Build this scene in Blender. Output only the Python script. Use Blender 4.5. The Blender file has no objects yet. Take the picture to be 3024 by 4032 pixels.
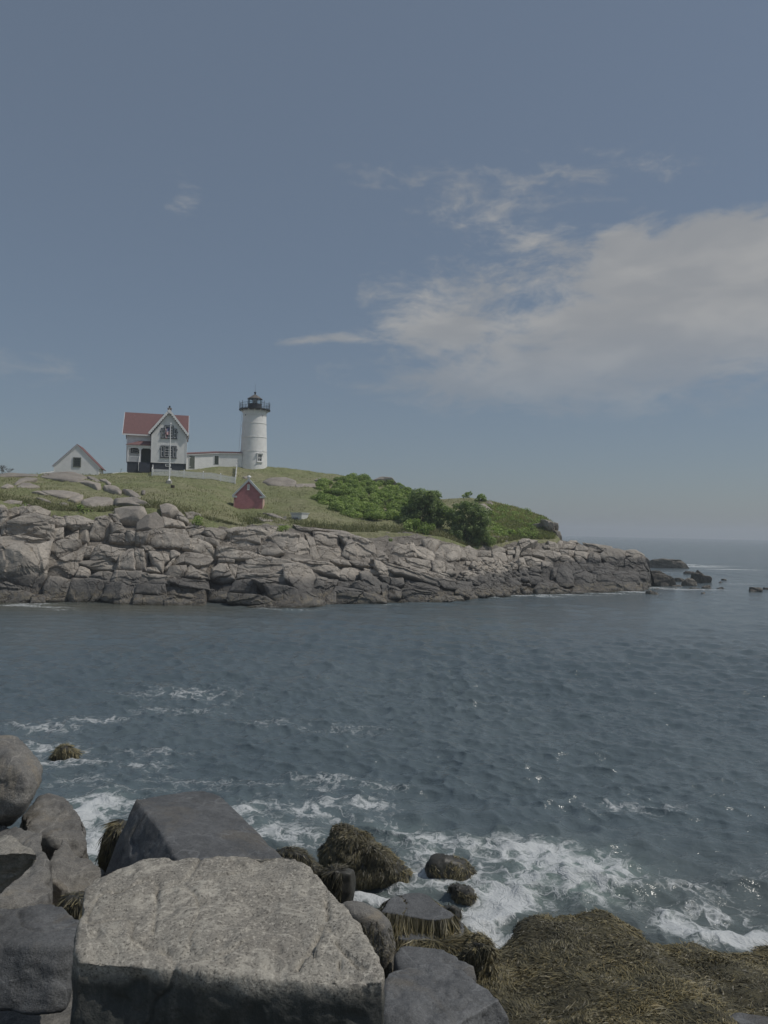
import bpy, bmesh, math, random
import numpy as np
from mathutils import Vector, Matrix
random.seed(7); RNG = np.random.default_rng(7)
SC = bpy.context.scene
COL = SC.collection
R = math.radians

# ------------------------------------------------------------------ camera
FPX, CW, CH, EYE = 2912.0, 3024, 4032, 7.0
PITCH, ROLL = R(1.44), R(1.09)
fwd = np.array([0, math.cos(PITCH), math.sin(PITCH)])
up0 = np.array([0, -math.sin(PITCH), math.cos(PITCH)])
rgt = math.cos(ROLL) * np.array([1., 0, 0]) + math.sin(ROLL) * up0
upv = -math.sin(ROLL) * np.array([1., 0, 0]) + math.cos(ROLL) * up0
cam_d = bpy.data.cameras.new('camera'); cam = bpy.data.objects.new('camera', cam_d); COL.objects.link(cam)
cam_d.sensor_fit = 'VERTICAL'; cam_d.sensor_height = 36.0; cam_d.sensor_width = 27.0
cam_d.lens = 36.0 * FPX / CH; cam_d.clip_start = 0.1; cam_d.clip_end = 60000
M = Matrix.Identity(4)
for i in range(3):
    M[i][0], M[i][1], M[i][2] = rgt[i], upv[i], -fwd[i]
M[2][3] = EYE
cam.matrix_world = M; SC.camera = cam

# ------------------------------------------------------------------ exposure
SC.view_settings.view_transform = 'Standard'; SC.view_settings.look = 'None'
SC.view_settings.exposure = -0.5; SC.view_settings.gamma = 1.0; SC.view_settings.use_curve_mapping = False
SC.render.engine = 'CYCLES'; SC.render.filter_size = 1.15
SC.cycles.use_denoising = True
SC.cycles.max_bounces = 5; SC.cycles.diffuse_bounces = 2; SC.cycles.glossy_bounces = 2
SC.cycles.transmission_bounces = 4; SC.cycles.transparent_max_bounces = 6
SC.cycles.sample_clamp_indirect = 4.0; SC.cycles.sample_clamp_direct = 3.0; SC.cycles.adaptive_threshold = 0.02
SC.cycles.caustics_reflective = False; SC.cycles.caustics_refractive = False

# ------------------------------------------------------------------ sun
SUN_EL, SUN_AZ = 56.0, 97.0           # degrees; azimuth measured from +Y towards +X
sd = bpy.data.lights.new('sun', 'SUN'); sd.energy = 2.9; sd.angle = R(0.53); sd.color = (1.0, 0.95, 0.88)
sun = bpy.data.objects.new('sun', sd); COL.objects.link(sun)
sdir = Vector((math.sin(R(SUN_AZ)) * math.cos(R(SUN_EL)), math.cos(R(SUN_AZ)) * math.cos(R(SUN_EL)), math.sin(R(SUN_EL))))
sun.rotation_euler = sdir.to_track_quat('Z', 'Y').to_euler(); sun.location = (60, 20, 90)

# ------------------------------------------------------------------ pixel <-> place helpers
CPOS = np.array([0, 0, EYE])
def ray(px, py):
    px = np.asarray(px, float); py = np.asarray(py, float)
    return fwd + ((px - CW / 2) / FPX)[..., None] * rgt - ((py - CH / 2) / FPX)[..., None] * upv
def at(px, py, Y):
    d = ray(px, py); return CPOS + d * (np.asarray(Y, float) / d[..., 1])[..., None]
def onz(px, py, z=0.0):
    d = ray(px, py); return CPOS + d * ((z - EYE) / d[..., 2])[..., None]
def onplane(px, py, z0, y0, sx=0.0, sy=0.0):
    n = np.array([-sx, -sy, 1.0]); P = np.array([0, y0, z0]); d = ray(px, py)
    return CPOS + d * (np.dot(P - CPOS, n) / (d @ n))[..., None]
CROPS = dict(A=(0, 1700, 1.8433), B=(700, 1850, 1.659), C=(1450, 1950, 2.765), D=(2000, 2000, 2.592), E=(2500, 2150, 3.166),
             F=(0, 1780, 3.77), G=(0, 2800, 1.3825), H=(1000, 3000, 1.3825), I=(1800, 3000, 1.3554), K=(1200, 1840, 1.659), S=(0, 0, 1.0))
def src(crop, pts):
    ox, oy, s = CROPS[crop]
    p = np.asarray(pts, float)[:, :2]
    return p / s + np.array([ox, oy])

# ------------------------------------------------------------------ world: clear hazy sky with thin cloud
W = bpy.data.worlds.new('World'); SC.world = W; W.use_nodes = True
SKY_STRENGTH = 0.09
class NT:
    """tiny node-tree helper"""
    def __init__(s, tree): s.t = tree; s.n = tree.nodes; s.l = tree.links
    def add(s, typ, **kw):
        nd = s.n.new(typ)
        for k, v in kw.items(): setattr(nd, k, v)
        return nd
    def put(s, sock, v):
        if hasattr(v, 'is_output') or isinstance(v, bpy.types.NodeSocket): s.l.new(v, sock)
        else: sock.default_value = v
    def math(s, op, a, b=None, c=None, clamp=False):
        nd = s.add('ShaderNodeMath', operation=op, use_clamp=clamp)
        for i, v in enumerate((a, b, c)):
            if v is not None: s.put(nd.inputs[i], v)
        return nd.outputs[0]
    def vmath(s, op, a, b=None, out=0):
        nd = s.add('ShaderNodeVectorMath', operation=op)
        s.put(nd.inputs[0], a)
        if b is not None: s.put(nd.inputs[1], b)
        return nd.outputs[out]
    def mix(s, fac, a, b, mode='MIX'):
        nd = s.add('ShaderNodeMix', data_type='RGBA', blend_type=mode, clamp_factor=True)
        s.put(nd.inputs[0], fac); s.put(nd.inputs[6], a); s.put(nd.inputs[7], b); return nd.outputs[2]
    def noise(s, vec, scale, detail=4, rough=0.55, dist=0.0, out=0):
        nd = s.add('ShaderNodeTexNoise'); nd.inputs['Scale'].default_value = scale; nd.inputs['Detail'].default_value = detail
        nd.inputs['Roughness'].default_value = rough; nd.inputs['Distortion'].default_value = dist
        if vec is not None: s.l.new(vec, nd.inputs['Vector'])
        return nd.outputs[out]
    def vor(s, vec, scale, feature='F1', out=0, rnd=1.0):
        nd = s.add('ShaderNodeTexVoronoi', feature=feature); nd.inputs['Scale'].default_value = scale
        nd.inputs['Randomness'].default_value = rnd
        s.l.new(vec, nd.inputs['Vector']); return nd.outputs[out]
    def ramp(s, v, lo, hi, a=0.0, b=1.0, smooth=True):
        nd = s.add('ShaderNodeMapRange', interpolation_type='SMOOTHSTEP' if smooth else 'LINEAR', clamp=True) if smooth else s.add('ShaderNodeMapRange', clamp=True)
        s.put(nd.inputs[0], v); s.put(nd.inputs[1], lo); s.put(nd.inputs[2], hi); s.put(nd.inputs[3], a); s.put(nd.inputs[4], b)
        return nd.outputs[0]
    def mapping(s, vec, scale=(1, 1, 1), rot=(0, 0, 0), loc=(0, 0, 0)):
        nd = s.add('ShaderNodeMapping'); s.l.new(vec, nd.inputs[0])
        nd.inputs['Scale'].default_value = scale; nd.inputs['Rotation'].default_value = rot; nd.inputs['Location'].default_value = loc
        return nd.outputs[0]
def rgb(r, g, b): return (r, g, b, 1.0)
w = NT(W.node_tree); w.n.clear()
sky = w.add('ShaderNodeTexSky', sky_type='NISHITA'); sky.sun_disc = False
sky.sun_elevation = R(SUN_EL); sky.sun_rotation = R(SUN_AZ); sky.altitude = 0
sky.air_density = 1.0; sky.dust_density = 1.0; sky.ozone_density = 2.5
tc = w.add('ShaderNodeTexCoord'); sep = w.add('ShaderNodeSeparateXYZ'); w.l.new(tc.outputs['Generated'], sep.inputs[0])
azs = w.math('ARCTAN2', sep.outputs[0], sep.outputs[1]); els = w.math('ARCSINE', sep.outputs[2])
cv = w.add('ShaderNodeCombineXYZ'); w.l.new(azs, cv.inputs[0]); w.l.new(els, cv.inputs[1]); cv.inputs[2].default_value = 3.7
warp = w.noise(w.mapping(cv.outputs[0], (1.0, 2.0, 1)), 7.0, 3, 0.5, out=1)
wv = w.vmath('SUBTRACT', warp, (0.5, 0.5, 0.5))
wv = w.vmath('MULTIPLY', wv, (0.09, 0.045, 0.0))
cvw = w.vmath('ADD', cv.outputs[0], wv)
sep2 = w.add('ShaderNodeSeparateXYZ'); w.l.new(cvw, sep2.inputs[0])
def blob(px, py, rx, ry, amp):
    d = ray(px, py); d = d / np.linalg.norm(d)
    a0, e0 = math.atan2(d[0], d[1]), math.asin(d[2])
    x = w.math('DIVIDE', w.math('SUBTRACT', sep2.outputs[0], a0), rx / FPX)
    y = w.math('DIVIDE', w.math('SUBTRACT', sep2.outputs[1], e0), ry / FPX)
    q = w.math('ADD', w.math('MULTIPLY', x, x), w.math('MULTIPLY', y, y))
    return w.math('MULTIPLY', w.math('POWER', 2.718, w.math('MULTIPLY', q, -1.0)), amp)
blobs = [(2650, 1060, 330, 125, 1.15), (2980, 1090, 420, 150, 1.25), (2450, 950, 100, 85, .75), (2830, 960, 140, 70, .7), (2750, 1290, 620, 85, .66), (2450, 1400, 900, 260, .22), (2300, 1250, 150, 40, .5),
         (2100, 1470, 640, 130, .52), (2800, 1450, 800, 200, .46), (1800, 1520, 420, 70, .36), (1700, 1170, 280, 120, .6), (1740, 1300, 230, 70, .85), (2000, 1080, 300, 110, .3),
         (1270, 1342, 190, 22, .8), (1890, 800, 280, 120, .56), (2150, 940, 110, 60, .5), (2310, 660, 270, 95, .42), (2660, 665, 150, 40, .42), (690, 770, 90, 90, .36),
         (120, 1440, 300, 60, .5), (1480, 700, 260, 50, .32), (60, 1520, 120, 25, .35)]
tot = None
for b in blobs:
    v = blob(*b); tot = v if tot is None else w.math('ADD', tot, v)
# beyond the frame the same broken fair-weather cloud goes on
spread = w.noise(w.mapping(cv.outputs[0], (1.0, 2.2, 1)), 2.1, 2, 0.5)
lowel = w.ramp(els, 0.75, 0.12)
inview = w.math('MULTIPLY', w.ramp(w.math('ABSOLUTE', azs), 0.5, 0.75), lowel)
tot = w.math('ADD', tot, w.math('MULTIPLY', inview, w.ramp(spread, 0.45, 0.7, 0.0, 0.9)))
fine = w.noise(w.mapping(cvw, (1.0, 2.6, 1)), 20.0, 7, 0.62)
fine2 = w.noise(w.mapping(cvw, (1.0, 1.7, 1), (0, 0, 0.5)), 55.0, 5, 0.6)
fb = w.math('ADD', w.math('MULTIPLY', w.math('SUBTRACT', fine, 0.5), 1.7), w.math('MULTIPLY', w.math('SUBTRACT', fine2, 0.5), 0.55))
gate = w.ramp(tot, 0.02, 0.3)
dens = w.math('MULTIPLY', w.ramp(w.math('ADD', tot, w.math('MULTIPLY', fb, 0.85)), 0.24, 1.05), gate)
bg0 = w.add('ShaderNodeBackground'); w.l.new(sky.outputs[0], bg0.inputs[0]); bg0.inputs[1].default_value = SKY_STRENGTH
veil = w.add('ShaderNodeBackground'); veil.inputs[0].default_value = rgb(0.260, 0.318, 0.386); veil.inputs[1].default_value = 1.0   # even high haze over the whole sky
bg1 = w.add('ShaderNodeMixShader'); bg1.inputs[0].default_value = 0.5; w.l.new(bg0.outputs[0], bg1.inputs[1]); w.l.new(veil.outputs[0], bg1.inputs[2])
shade = w.noise(w.mapping(cvw, (1, 2.5, 1)), 9.0, 3, 0.5)
ccol = w.mix(w.ramp(shade, 0.35, 0.7), rgb(0.44, 0.445, 0.45), rgb(0.57, 0.56, 0.54))
bg2 = w.add('ShaderNodeBackground'); w.l.new(ccol, bg2.inputs[0]); bg2.inputs[1].default_value = 1.0
dens = w.math('MULTIPLY', dens, w.ramp(els, 0.13, 0.30, 0.3, 1.0))      # low cloud melts into the haze
mx = w.add('ShaderNodeMixShader'); w.l.new(w.math('MULTIPLY', dens, 0.8), mx.inputs[0]); w.l.new(bg1.outputs[0], mx.inputs[1]); w.l.new(bg2.outputs[0], mx.inputs[2])
wo = w.add('ShaderNodeOutputWorld'); w.l.new(mx.outputs[0], wo.inputs[0])

# ================================================================== helpers
def _hash(ix, iy, iz, seed):
    with np.errstate(over='ignore'):
        h = (ix.astype(np.int64) * 374761393 + iy.astype(np.int64) * 668265263 + iz.astype(np.int64) * 2147483647 + seed * 1274126177) & 0xFFFFFFFF
        h = ((h ^ (h >> 13)) * 1274126177) & 0xFFFFFFFF
        h = (h ^ (h >> 16)) & 0xFFFFFFFF
        h = (h * 2246822519) & 0xFFFFFFFF
        h = h ^ (h >> 15)
    return (h & 0xFFFFFF).astype(np.float64) / 0x7FFFFF - 1.0
def vnoise(P, seed=0):
    P = np.asarray(P, float); I = np.floor(P).astype(np.int64); f = P - I; f = f * f * f * (f * (f * 6 - 15) + 10)
    x, y, z = I[..., 0], I[..., 1], I[..., 2]; u, v, t = f[..., 0], f[..., 1], f[..., 2]
    def h(a, b, c): return _hash(x + a, y + b, z + c, seed)
    x00 = h(0, 0, 0) * (1 - u) + h(1, 0, 0) * u; x10 = h(0, 1, 0) * (1 - u) + h(1, 1, 0) * u
    x01 = h(0, 0, 1) * (1 - u) + h(1, 0, 1) * u; x11 = h(0, 1, 1) * (1 - u) + h(1, 1, 1) * u
    return (x00 * (1 - v) + x10 * v) * (1 - t) + (x01 * (1 - v) + x11 * v) * t
def fbm(P, octs=4, seed=0, gain=0.5, lac=2.03):
    P = np.asarray(P, float); s = 0; a = 1.0
    for k in range(octs):
        s = s + a * vnoise(P, seed + 17 * k); P = P * lac + 11.3; a *= gain
    return s
def sstep(a, b, x):
    t = np.clip((np.asarray(x, float) - a) / (b - a), 0, 1); return t * t * (3 - 2 * t)
def tag(o, label=None, cat=None, group=None, kind=None):
    if label: o['label'] = label
    if cat: o['category'] = cat
    if group: o['group'] = group
    if kind: o['kind'] = kind
    return o
def link(o, parent=None):
    COL.objects.link(o)
    if parent is not None: o.parent = parent
    return o
def make(name, verts, faces, mat=None, parent=None, smooth=False, attrs=None):
    me = bpy.data.meshes.new(name)
    verts = np.asarray(verts, np.float32)
    if isinstance(faces, np.ndarray):
        nf, k = faces.shape
        me.vertices.add(len(verts)); me.vertices.foreach_set('co', verts.ravel())
        me.loops.add(nf * k); me.loops.foreach_set('vertex_index', faces.astype(np.int32).ravel())
        me.polygons.add(nf); me.polygons.foreach_set('loop_start', np.arange(0, nf * k, k, dtype=np.int32))
        me.update(calc_edges=True)
    else:
        me.from_pydata([tuple(map(float, v)) for v in verts], [], faces)
    if smooth: me.polygons.foreach_set('use_smooth', np.ones(len(me.polygons), bool))
    for k, v in (attrs or {}).items():
        a = me.attributes.new(k, 'FLOAT', 'POINT'); a.data.foreach_set('value', np.asarray(v, np.float32))
    me.validate(); me.update()
    o = bpy.data.objects.new(name, me)
    if mat: me.materials.append(mat)
    return link(o, parent)
def empty(name, loc=(0, 0, 0), rz=0.0):
    o = bpy.data.objects.new(name, None); o.location = tuple(map(float, loc)); o.rotation_euler = (0, 0, rz); o.empty_display_size = .3
    return link(o)
class MB:
    """collects shapes into one mesh"""
    def __init__(s): s.v = []; s.f = []
    def add(s, vs, fs):
        b = len(s.v); s.v += [tuple(map(float, v)) for v in vs]; s.f += [tuple(b + i for i in f) for f in fs]; return s
    def box(s, x0, x1, y0, y1, z0, z1):
        return s.add([(x0, y0, z0), (x1, y0, z0), (x1, y1, z0), (x0, y1, z0), (x0, y0, z1), (x1, y0, z1), (x1, y1, z1), (x0, y1, z1)],
                     [(0, 3, 2, 1), (4, 5, 6, 7), (0, 1, 5, 4), (1, 2, 6, 5), (2, 3, 7, 6), (3, 0, 4, 7)])
    def prism(s, poly, y0, y1):          # poly in (x,z), extruded along y
        n = len(poly)
        vs = [(x, y0, z) for x, z in poly] + [(x, y1, z) for x, z in poly]
        fs = [tuple(range(n)), tuple(range(2 * n - 1, n - 1, -1))] + [(i, i + n, (i + 1) % n + n, (i + 1) % n) for i in range(n)]
        return s.add(vs, fs)
    def prismx(s, poly, x0, x1):         # poly in (y,z), extruded along x
        n = len(poly)
        vs = [(x0, y, z) for y, z in poly] + [(x1, y, z) for y, z in poly]
        fs = [tuple(range(n - 1, -1, -1)), tuple(range(n, 2 * n))] + [(i, (i + 1) % n, (i + 1) % n + n, i + n) for i in range(n)]
        return s.add(vs, fs)
    def lathe(s, prof, n=32, cx=0, cy=0, a0=0.0, caps=True):
        vs = []; fs = []
        for r_, z in prof:
            for k in range(n):
                a = a0 + 2 * math.pi * k / n; vs.append((cx + r_ * math.cos(a), cy + r_ * math.sin(a), z))
        m = len(prof)
        for j in range(m - 1):
            for k in range(n): fs.append((j * n + k, j * n + (k + 1) % n, (j + 1) * n + (k + 1) % n, (j + 1) * n + k))
        if caps: fs += [tuple(range(n - 1, -1, -1)), tuple(range((m - 1) * n, m * n))]
        return s.add(vs, fs)
    def bar(s, p, q, r0, r1=None, n=8):
        p = Vector(p); q = Vector(q); r1 = r0 if r1 is None else r1
        d = (q - p).normalized(); a = d.orthogonal().normalized(); b = d.cross(a); vs = []
        for P, rr in ((p, r0), (q, r1)):
            for k in range(n):
                t = 2 * math.pi * k / n; vs.append(P + a * (rr * math.cos(t)) + b * (rr * math.sin(t)))
        return s.add(vs, [(k, (k + 1) % n, (k + 1) % n + n, k + n) for k in range(n)] + [tuple(range(n - 1, -1, -1)), tuple(range(n, 2 * n))])
    def build(s, name, mat, parent=None, smooth=False): return make(name, s.v, s.f, mat, parent, smooth)

# ================================================================== materials
def new_mat(name):
    m = bpy.data.materials.new(name); m.use_nodes = True; t = NT(m.node_tree)
    return m, t, t.n['Principled BSDF']
def bump(t, bsdf, h, strength=0.4, dist=0.05):
    b = t.add('ShaderNodeBump'); b.inputs['Strength'].default_value = strength; b.inputs['Distance'].default_value = dist
    t.l.new(h, b.inputs['Height']); t.l.new(b.outputs[0], bsdf.inputs['Normal'])
def geo_pos(t): return t.add('ShaderNodeNewGeometry').outputs['Position']
def attr(t, name): 
    a = t.add('ShaderNodeAttribute'); a.attribute_name = name; return a.outputs['Fac']
def plain(name, col, rough=0.6, var=0.12, scale=3.0, metal=0.0, spec=0.4):
    m, t, b = new_mat(name); p = geo_pos(t)
    n = t.noise(p, scale, 5, 0.6)
    c = t.mix(t.ramp(n, 0.3, 0.7), rgb(*[x * (1 - var) for x in col]), rgb(*[min(1, x * (1 + var * .6)) for x in col]))
    t.put(b.inputs['Base Color'], c); b.inputs['Roughness'].default_value = rough; b.inputs['Metallic'].default_value = metal
    b.inputs['Specular IOR Level'].default_value = spec
    return m
def rock_mat(name, light, dark, tide=None, grain=1.0, speck=0.0, lichen=0.0, rough=0.85, bump_s=0.5, bump_d=0.08, warm=None, tint_rand=0.25, smoothness=1.0, spec=0.3, barn=None, warm_amt=.8, stain_shade=None, joints=0.0):
    m, t, b = new_mat(name); p = geo_pos(t)
    n1 = t.noise(p, 0.9 * grain, 6, 0.6, 0.4); n2 = t.noise(p, 5.0 * grain, 5, 0.65); n3 = t.noise(p, 22.0 * grain, 4, 0.7)
    c = t.mix(t.ramp(n1, 0.33, 0.68), rgb(*dark), rgb(*light))
    c = t.mix(t.ramp(n2, 0.35, 0.75, 0.0, 0.55), c, rgb(*[x * .62 for x in dark]))
    c = t.mix(t.ramp(n3, 0.42, 0.72, 0.0, 0.5), c, rgb(*[x * .55 for x in dark]))
    if warm is not None: c = t.mix(t.ramp(t.noise(p, 0.5 * grain, 4, 0.6, 0.8), 0.52, 0.68, 0.0, warm_amt), c, rgb(*warm))
    if lichen: c = t.mix(t.ramp(t.noise(p, 0.7, 5, 0.7), 0.62, 0.72, 0.0, lichen), c, rgb(0.34, 0.25, 0.13))
    if speck:
        s = t.noise(p, 48.0, 3, 0.7); s2 = t.noise(p, 34.0, 3, 0.7)
        c = t.mix(t.ramp(s, 0.50, 0.66, 0.0, speck), c, rgb(*[x * .38 for x in dark]))
        c = t.mix(t.ramp(s2, 0.52, 0.68, 0.0, speck * .8), c, rgb(*[min(1, x * 1.35) for x in light]))
    if speck:                # pale veins and broad weather stains
        vn = t.math('ABSOLUTE', t.math('SUBTRACT', t.noise(p, .9, 4, .55, .6), .5)); c = t.mix(t.ramp(vn, .012, .0, 0.0, .35), c, rgb(*[min(1, x * 1.5) for x in light]))
        c = t.mix(t.ramp(t.noise(p, 1.4, 5, .65, .5), .55, .7, 0.0, .35), c, rgb(*[x * .6 for x in dark]))
    if stain_shade:                # algae streaks, blackened further to paint in the face's shade below the lip
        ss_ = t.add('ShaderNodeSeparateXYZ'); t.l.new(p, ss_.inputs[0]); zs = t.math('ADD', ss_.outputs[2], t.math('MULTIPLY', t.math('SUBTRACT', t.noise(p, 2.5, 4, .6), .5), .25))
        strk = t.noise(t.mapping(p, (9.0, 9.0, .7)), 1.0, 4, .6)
        c = t.mix(t.math('MULTIPLY', t.ramp(zs, stain_shade, stain_shade - .14), t.ramp(strk, .3, .6, .78, .97)), c, rgb(0.06, 0.064, 0.06))
    if barn:                 # crust of barnacles in the tidal belt
        sb = t.add('ShaderNodeSeparateXYZ'); t.l.new(p, sb.inputs[0]); zb = t.math('ADD', sb.outputs[2], t.math('MULTIPLY', t.math('SUBTRACT', t.noise(p, 1.2, 4, 0.6), .5), 1.6))
        c = t.mix(t.math('MULTIPLY', t.ramp(zb, barn + .35, barn - .1), t.ramp(t.noise(p, 38.0, 3, .7), .47, .58, 0.0, .85)), c, rgb(0.40, 0.36, 0.27))
    oi = t.add('ShaderNodeObjectInfo').outputs['Random']
    c = t.mix(1.0, c, t.mix(oi, rgb(1 - tint_rand, 1 - tint_rand, 1 - tint_rand), rgb(1 + tint_rand * .55, 1 + tint_rand * .5, 1 + tint_rand * .42)), 'MULTIPLY')
    if tide:
        sp = t.add('ShaderNodeSeparateXYZ'); t.l.new(p, sp.inputs[0])
        z = t.math('ADD', sp.outputs[2], t.math('MULTIPLY', t.math('SUBTRACT', t.noise(p, 0.35, 4, 0.6), 0.5), 1.8))
        z = t.math('SUBTRACT', z, t.ramp(sp.outputs[0], 10.0, 28.0, 0.0, 1.7))   # the exposed headland is stained higher up
        c = t.mix(t.ramp(z, tide + .5, tide - .5, 0.0, 0.86), c, t.mix(t.ramp(n2, .35, .7), rgb(0.095, 0.092, 0.088), rgb(0.185, 0.178, 0.165)))
        z2 = t.math('ADD', sp.outputs[2], t.math('MULTIPLY', t.math('SUBTRACT', t.noise(p, 1.1, 5, 0.7), 0.5), 1.1))
        barn = t.math('MULTIPLY', t.ramp(z2, 1.25, 0.75), t.ramp(z2, 0.1, 0.35))
        c = t.mix(t.math('MULTIPLY', barn, t.ramp(t.noise(p, 2.3, 5, 0.75), 0.42, 0.62, 0.0, 0.85)), c, rgb(0.27, 0.235, 0.175))
        c = t.mix(t.ramp(z2, 0.25, 0.0, 0.0, 0.85), c, rgb(0.075, 0.068, 0.046))
    t.put(b.inputs['Base Color'], c); b.inputs['Roughness'].default_value = rough; b.inputs['Specular IOR Level'].default_value = spec
    if joints:               # hairline joints
        jw = t.vmath('ADD', p, t.vmath('MULTIPLY', t.vmath('SUBTRACT', t.noise(p, .8, 3, .6, out=1), (.5, .5, .5)), (1.6, 1.6, 1.6)))
        jd = t.vor(t.mapping(jw, (1.0, 1.0, 1.7)), joints, 'DISTANCE_TO_EDGE'); jr = t.ramp(jd, 0.0, 0.035)
        c = t.mix(jr, t.mix(1.0, c, rgb(.62, .60, .58), 'MULTIPLY'), c); t.put(b.inputs['Base Color'], c)
    hsum = t.math('ADD', t.math('MULTIPLY', n2, 0.55 * smoothness), t.math('MULTIPLY', n3, 0.3))
    hsum = t.math('ADD', hsum, t.math('MULTIPLY', n1, 0.9 * smoothness))
    if joints: hsum = t.math('ADD', hsum, t.math('MULTIPLY', jr, .25))
    bump(t, b, hsum, bump_s, bump_d)
    return m
MAT = {}
MAT['cliff'] = rock_mat('cliff_granite', (0.60, 0.545, 0.47), (0.41, 0.37, 0.32), tide=2.3, joints=.32, lichen=0.35, bump_s=0.8, bump_d=0.35, grain=0.8)
MAT['dome'] = rock_mat('dome_granite', (0.48, 0.43, 0.37), (0.34, 0.305, 0.265), lichen=0.2, bump_s=0.6, bump_d=0.2, grain=0.8)
MAT['bedrock'] = rock_mat('bedrock', joints=.4, light=(0.48, 0.43, 0.37), dark=(0.30, 0.27, 0.232), tide=2.3, bump_s=1.0, bump_d=0.5, tint_rand=0.0)
MAT['soil'] = rock_mat('eroded_soil', (0.19, 0.155, 0.12), (0.10, 0.085, 0.07), bump_s=1.0, bump_d=0.5, tint_rand=0.0, grain=1.5)
MAT['granite'] = rock_mat('speckled_granite', (0.39, 0.365, 0.31), (0.285, 0.265, 0.228), speck=1.0, stain_shade=3.80, grain=2.0, bump_s=0.8, bump_d=0.03, tint_rand=0.0, rough=0.9)
MAT['slate'] = rock_mat('smooth_dark_rock', (0.185, 0.19, 0.192), (0.12, 0.124, 0.127), warm_amt=.4, grain=2.2, warm=(0.20, 0.172, 0.13), bump_s=0.9, bump_d=0.045, tint_rand=0.12, smoothness=.7, rough=.75, speck=.45)
MAT['slate_warm'] = rock_mat('worn_brown_rock', (0.27, 0.258, 0.232), (0.175, 0.17, 0.16), grain=1.9, barn=1.25, warm=(0.27, 0.235, 0.18), bump_s=1.0, bump_d=0.06, tint_rand=0.1, smoothness=.8, rough=.8, speck=.45)
MAT['wetrock'] = rock_mat('wet_rock', (0.09, 0.085, 0.07), (0.045, 0.043, 0.036), grain=2.0, bump_s=0.5, bump_d=0.03, tint_rand=0.1, rough=0.45, spec=.5)
MAT['darkgran'] = rock_mat('dark_granite', (0.38, 0.355, 0.305), (0.23, 0.218, 0.19), speck=0.5, grain=2.0, bump_s=0.6, bump_d=0.03, tint_rand=0.1)
MAT['searock'] = rock_mat('sea_worn_rock', (0.33, 0.295, 0.25), (0.19, 0.175, 0.15), bump_s=0.9, bump_d=0.4, grain=.9)
MAT['weedbed'] = rock_mat('weed_covered_rock', (0.17, 0.15, 0.085), (0.085, 0.076, 0.045), grain=6.0, bump_s=1.0, bump_d=0.06, tint_rand=0.0, rough=0.6)
MAT['white'] = plain('white_paint', (0.84, 0.83, 0.80), 0.55, 0.06, 1.5)
MAT['white2'] = plain('white_trim', (0.86, 0.85, 0.83), 0.5, 0.04, 3)
MAT['navy'] = plain('dark_blue_grey_paint', (0.055, 0.062, 0.078), 0.6, 0.2, 2)
MAT['black'] = plain('black_iron', (0.03, 0.034, 0.042), 0.5, 0.2, 4)
MAT['copper'] = plain('weathered_roof_metal', (0.16, 0.145, 0.13), 0.55, 0.3, 3)
MAT['red'] = plain('red_shingle', (0.205, 0.112, 0.108), 0.85, 0.22, 6)
MAT['brick'] = plain('chimney_brick', (0.22, 0.11, 0.08), 0.9, 0.3, 8)
MAT['redwall'] = plain('red_painted_brick', (0.50, 0.22, 0.235), 0.8, 0.12, 2.5)
MAT['pink'] = plain('faded_pink_trim', (0.62, 0.42, 0.36), 0.8, 0.15, 4)
MAT['green'] = plain('dark_green_paint', (0.045, 0.06, 0.05), 0.55, 0.2, 3)
MAT['greydoor'] = plain('grey_green_paint', (0.125, 0.14, 0.115), 0.6, 0.15, 3)
MAT['concrete'] = plain('pale_concrete', (0.42, 0.40, 0.36), 0.9, 0.2, 5)
MAT['greytrim'] = plain('pale_grey_trim', (0.52, 0.54, 0.54), 0.6, 0.08, 4)
MAT['greyblock'] = plain('grey_block', (0.22, 0.225, 0.23), 0.85, 0.25, 5)
MAT['wood'] = plain('dark_weathered_wood', (0.07, 0.055, 0.042), 0.85, 0.3, 7)
def pane_mat():
    m, t, b = new_mat('window_glass'); b.inputs['Base Color'].default_value = rgb(0.025, 0.03, 0.035); b.inputs['Roughness'].default_value = 0.06; return m
MAT['pane'] = pane_mat()
def lantern_glass():
    m, t, b = new_mat('lantern_glass'); out = t.n['Material Output']
    tr = t.add('ShaderNodeBsdfTransparent'); tr.inputs[0].default_value = rgb(.86, .9, .9); gl = t.add('ShaderNodeBsdfGlossy'); gl.inputs['Roughness'].default_value = 0.05
    mxs = t.add('ShaderNodeMixShader'); mxs.inputs[0].default_value = 0.12
    t.l.new(tr.outputs[0], mxs.inputs[1]); t.l.new(gl.outputs[0], mxs.inputs[2]); t.l.new(mxs.outputs[0], out.inputs[0]); return m
MAT['lglass'] = lantern_glass()
def grass_mat():
    m, t, b = new_mat('grass_sward'); p = geo_pos(t)
    a = t.noise(p, 0.16, 5, 0.6, 0.6); c2 = t.noise(t.mapping(p, (1.0, 1.6, 1.0)), 1.3, 5, 0.7); c3 = t.noise(p, 7.0, 4, 0.7)
    c = t.mix(t.ramp(a, 0.36, 0.62), rgb(0.34, 0.325, 0.20), rgb(0.24, 0.27, 0.125))
    c = t.mix(t.ramp(c2, 0.35, 0.7, 0.0, 0.75), c, rgb(0.135, 0.145, 0.065))
    c = t.mix(t.ramp(c3, 0.45, 0.75, 0.0, 0.7), c, rgb(0.36, 0.33, 0.22))
    t.put(b.inputs['Base Color'], c); b.inputs['Roughness'].default_value = 0.95; b.inputs['Specular IOR Level'].default_value = 0.1
    bump(t, b, t.math('ADD', c2, t.math('MULTIPLY', c3, .6)), 0.8, 0.3); return m
MAT['grass'] = grass_mat()
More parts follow.
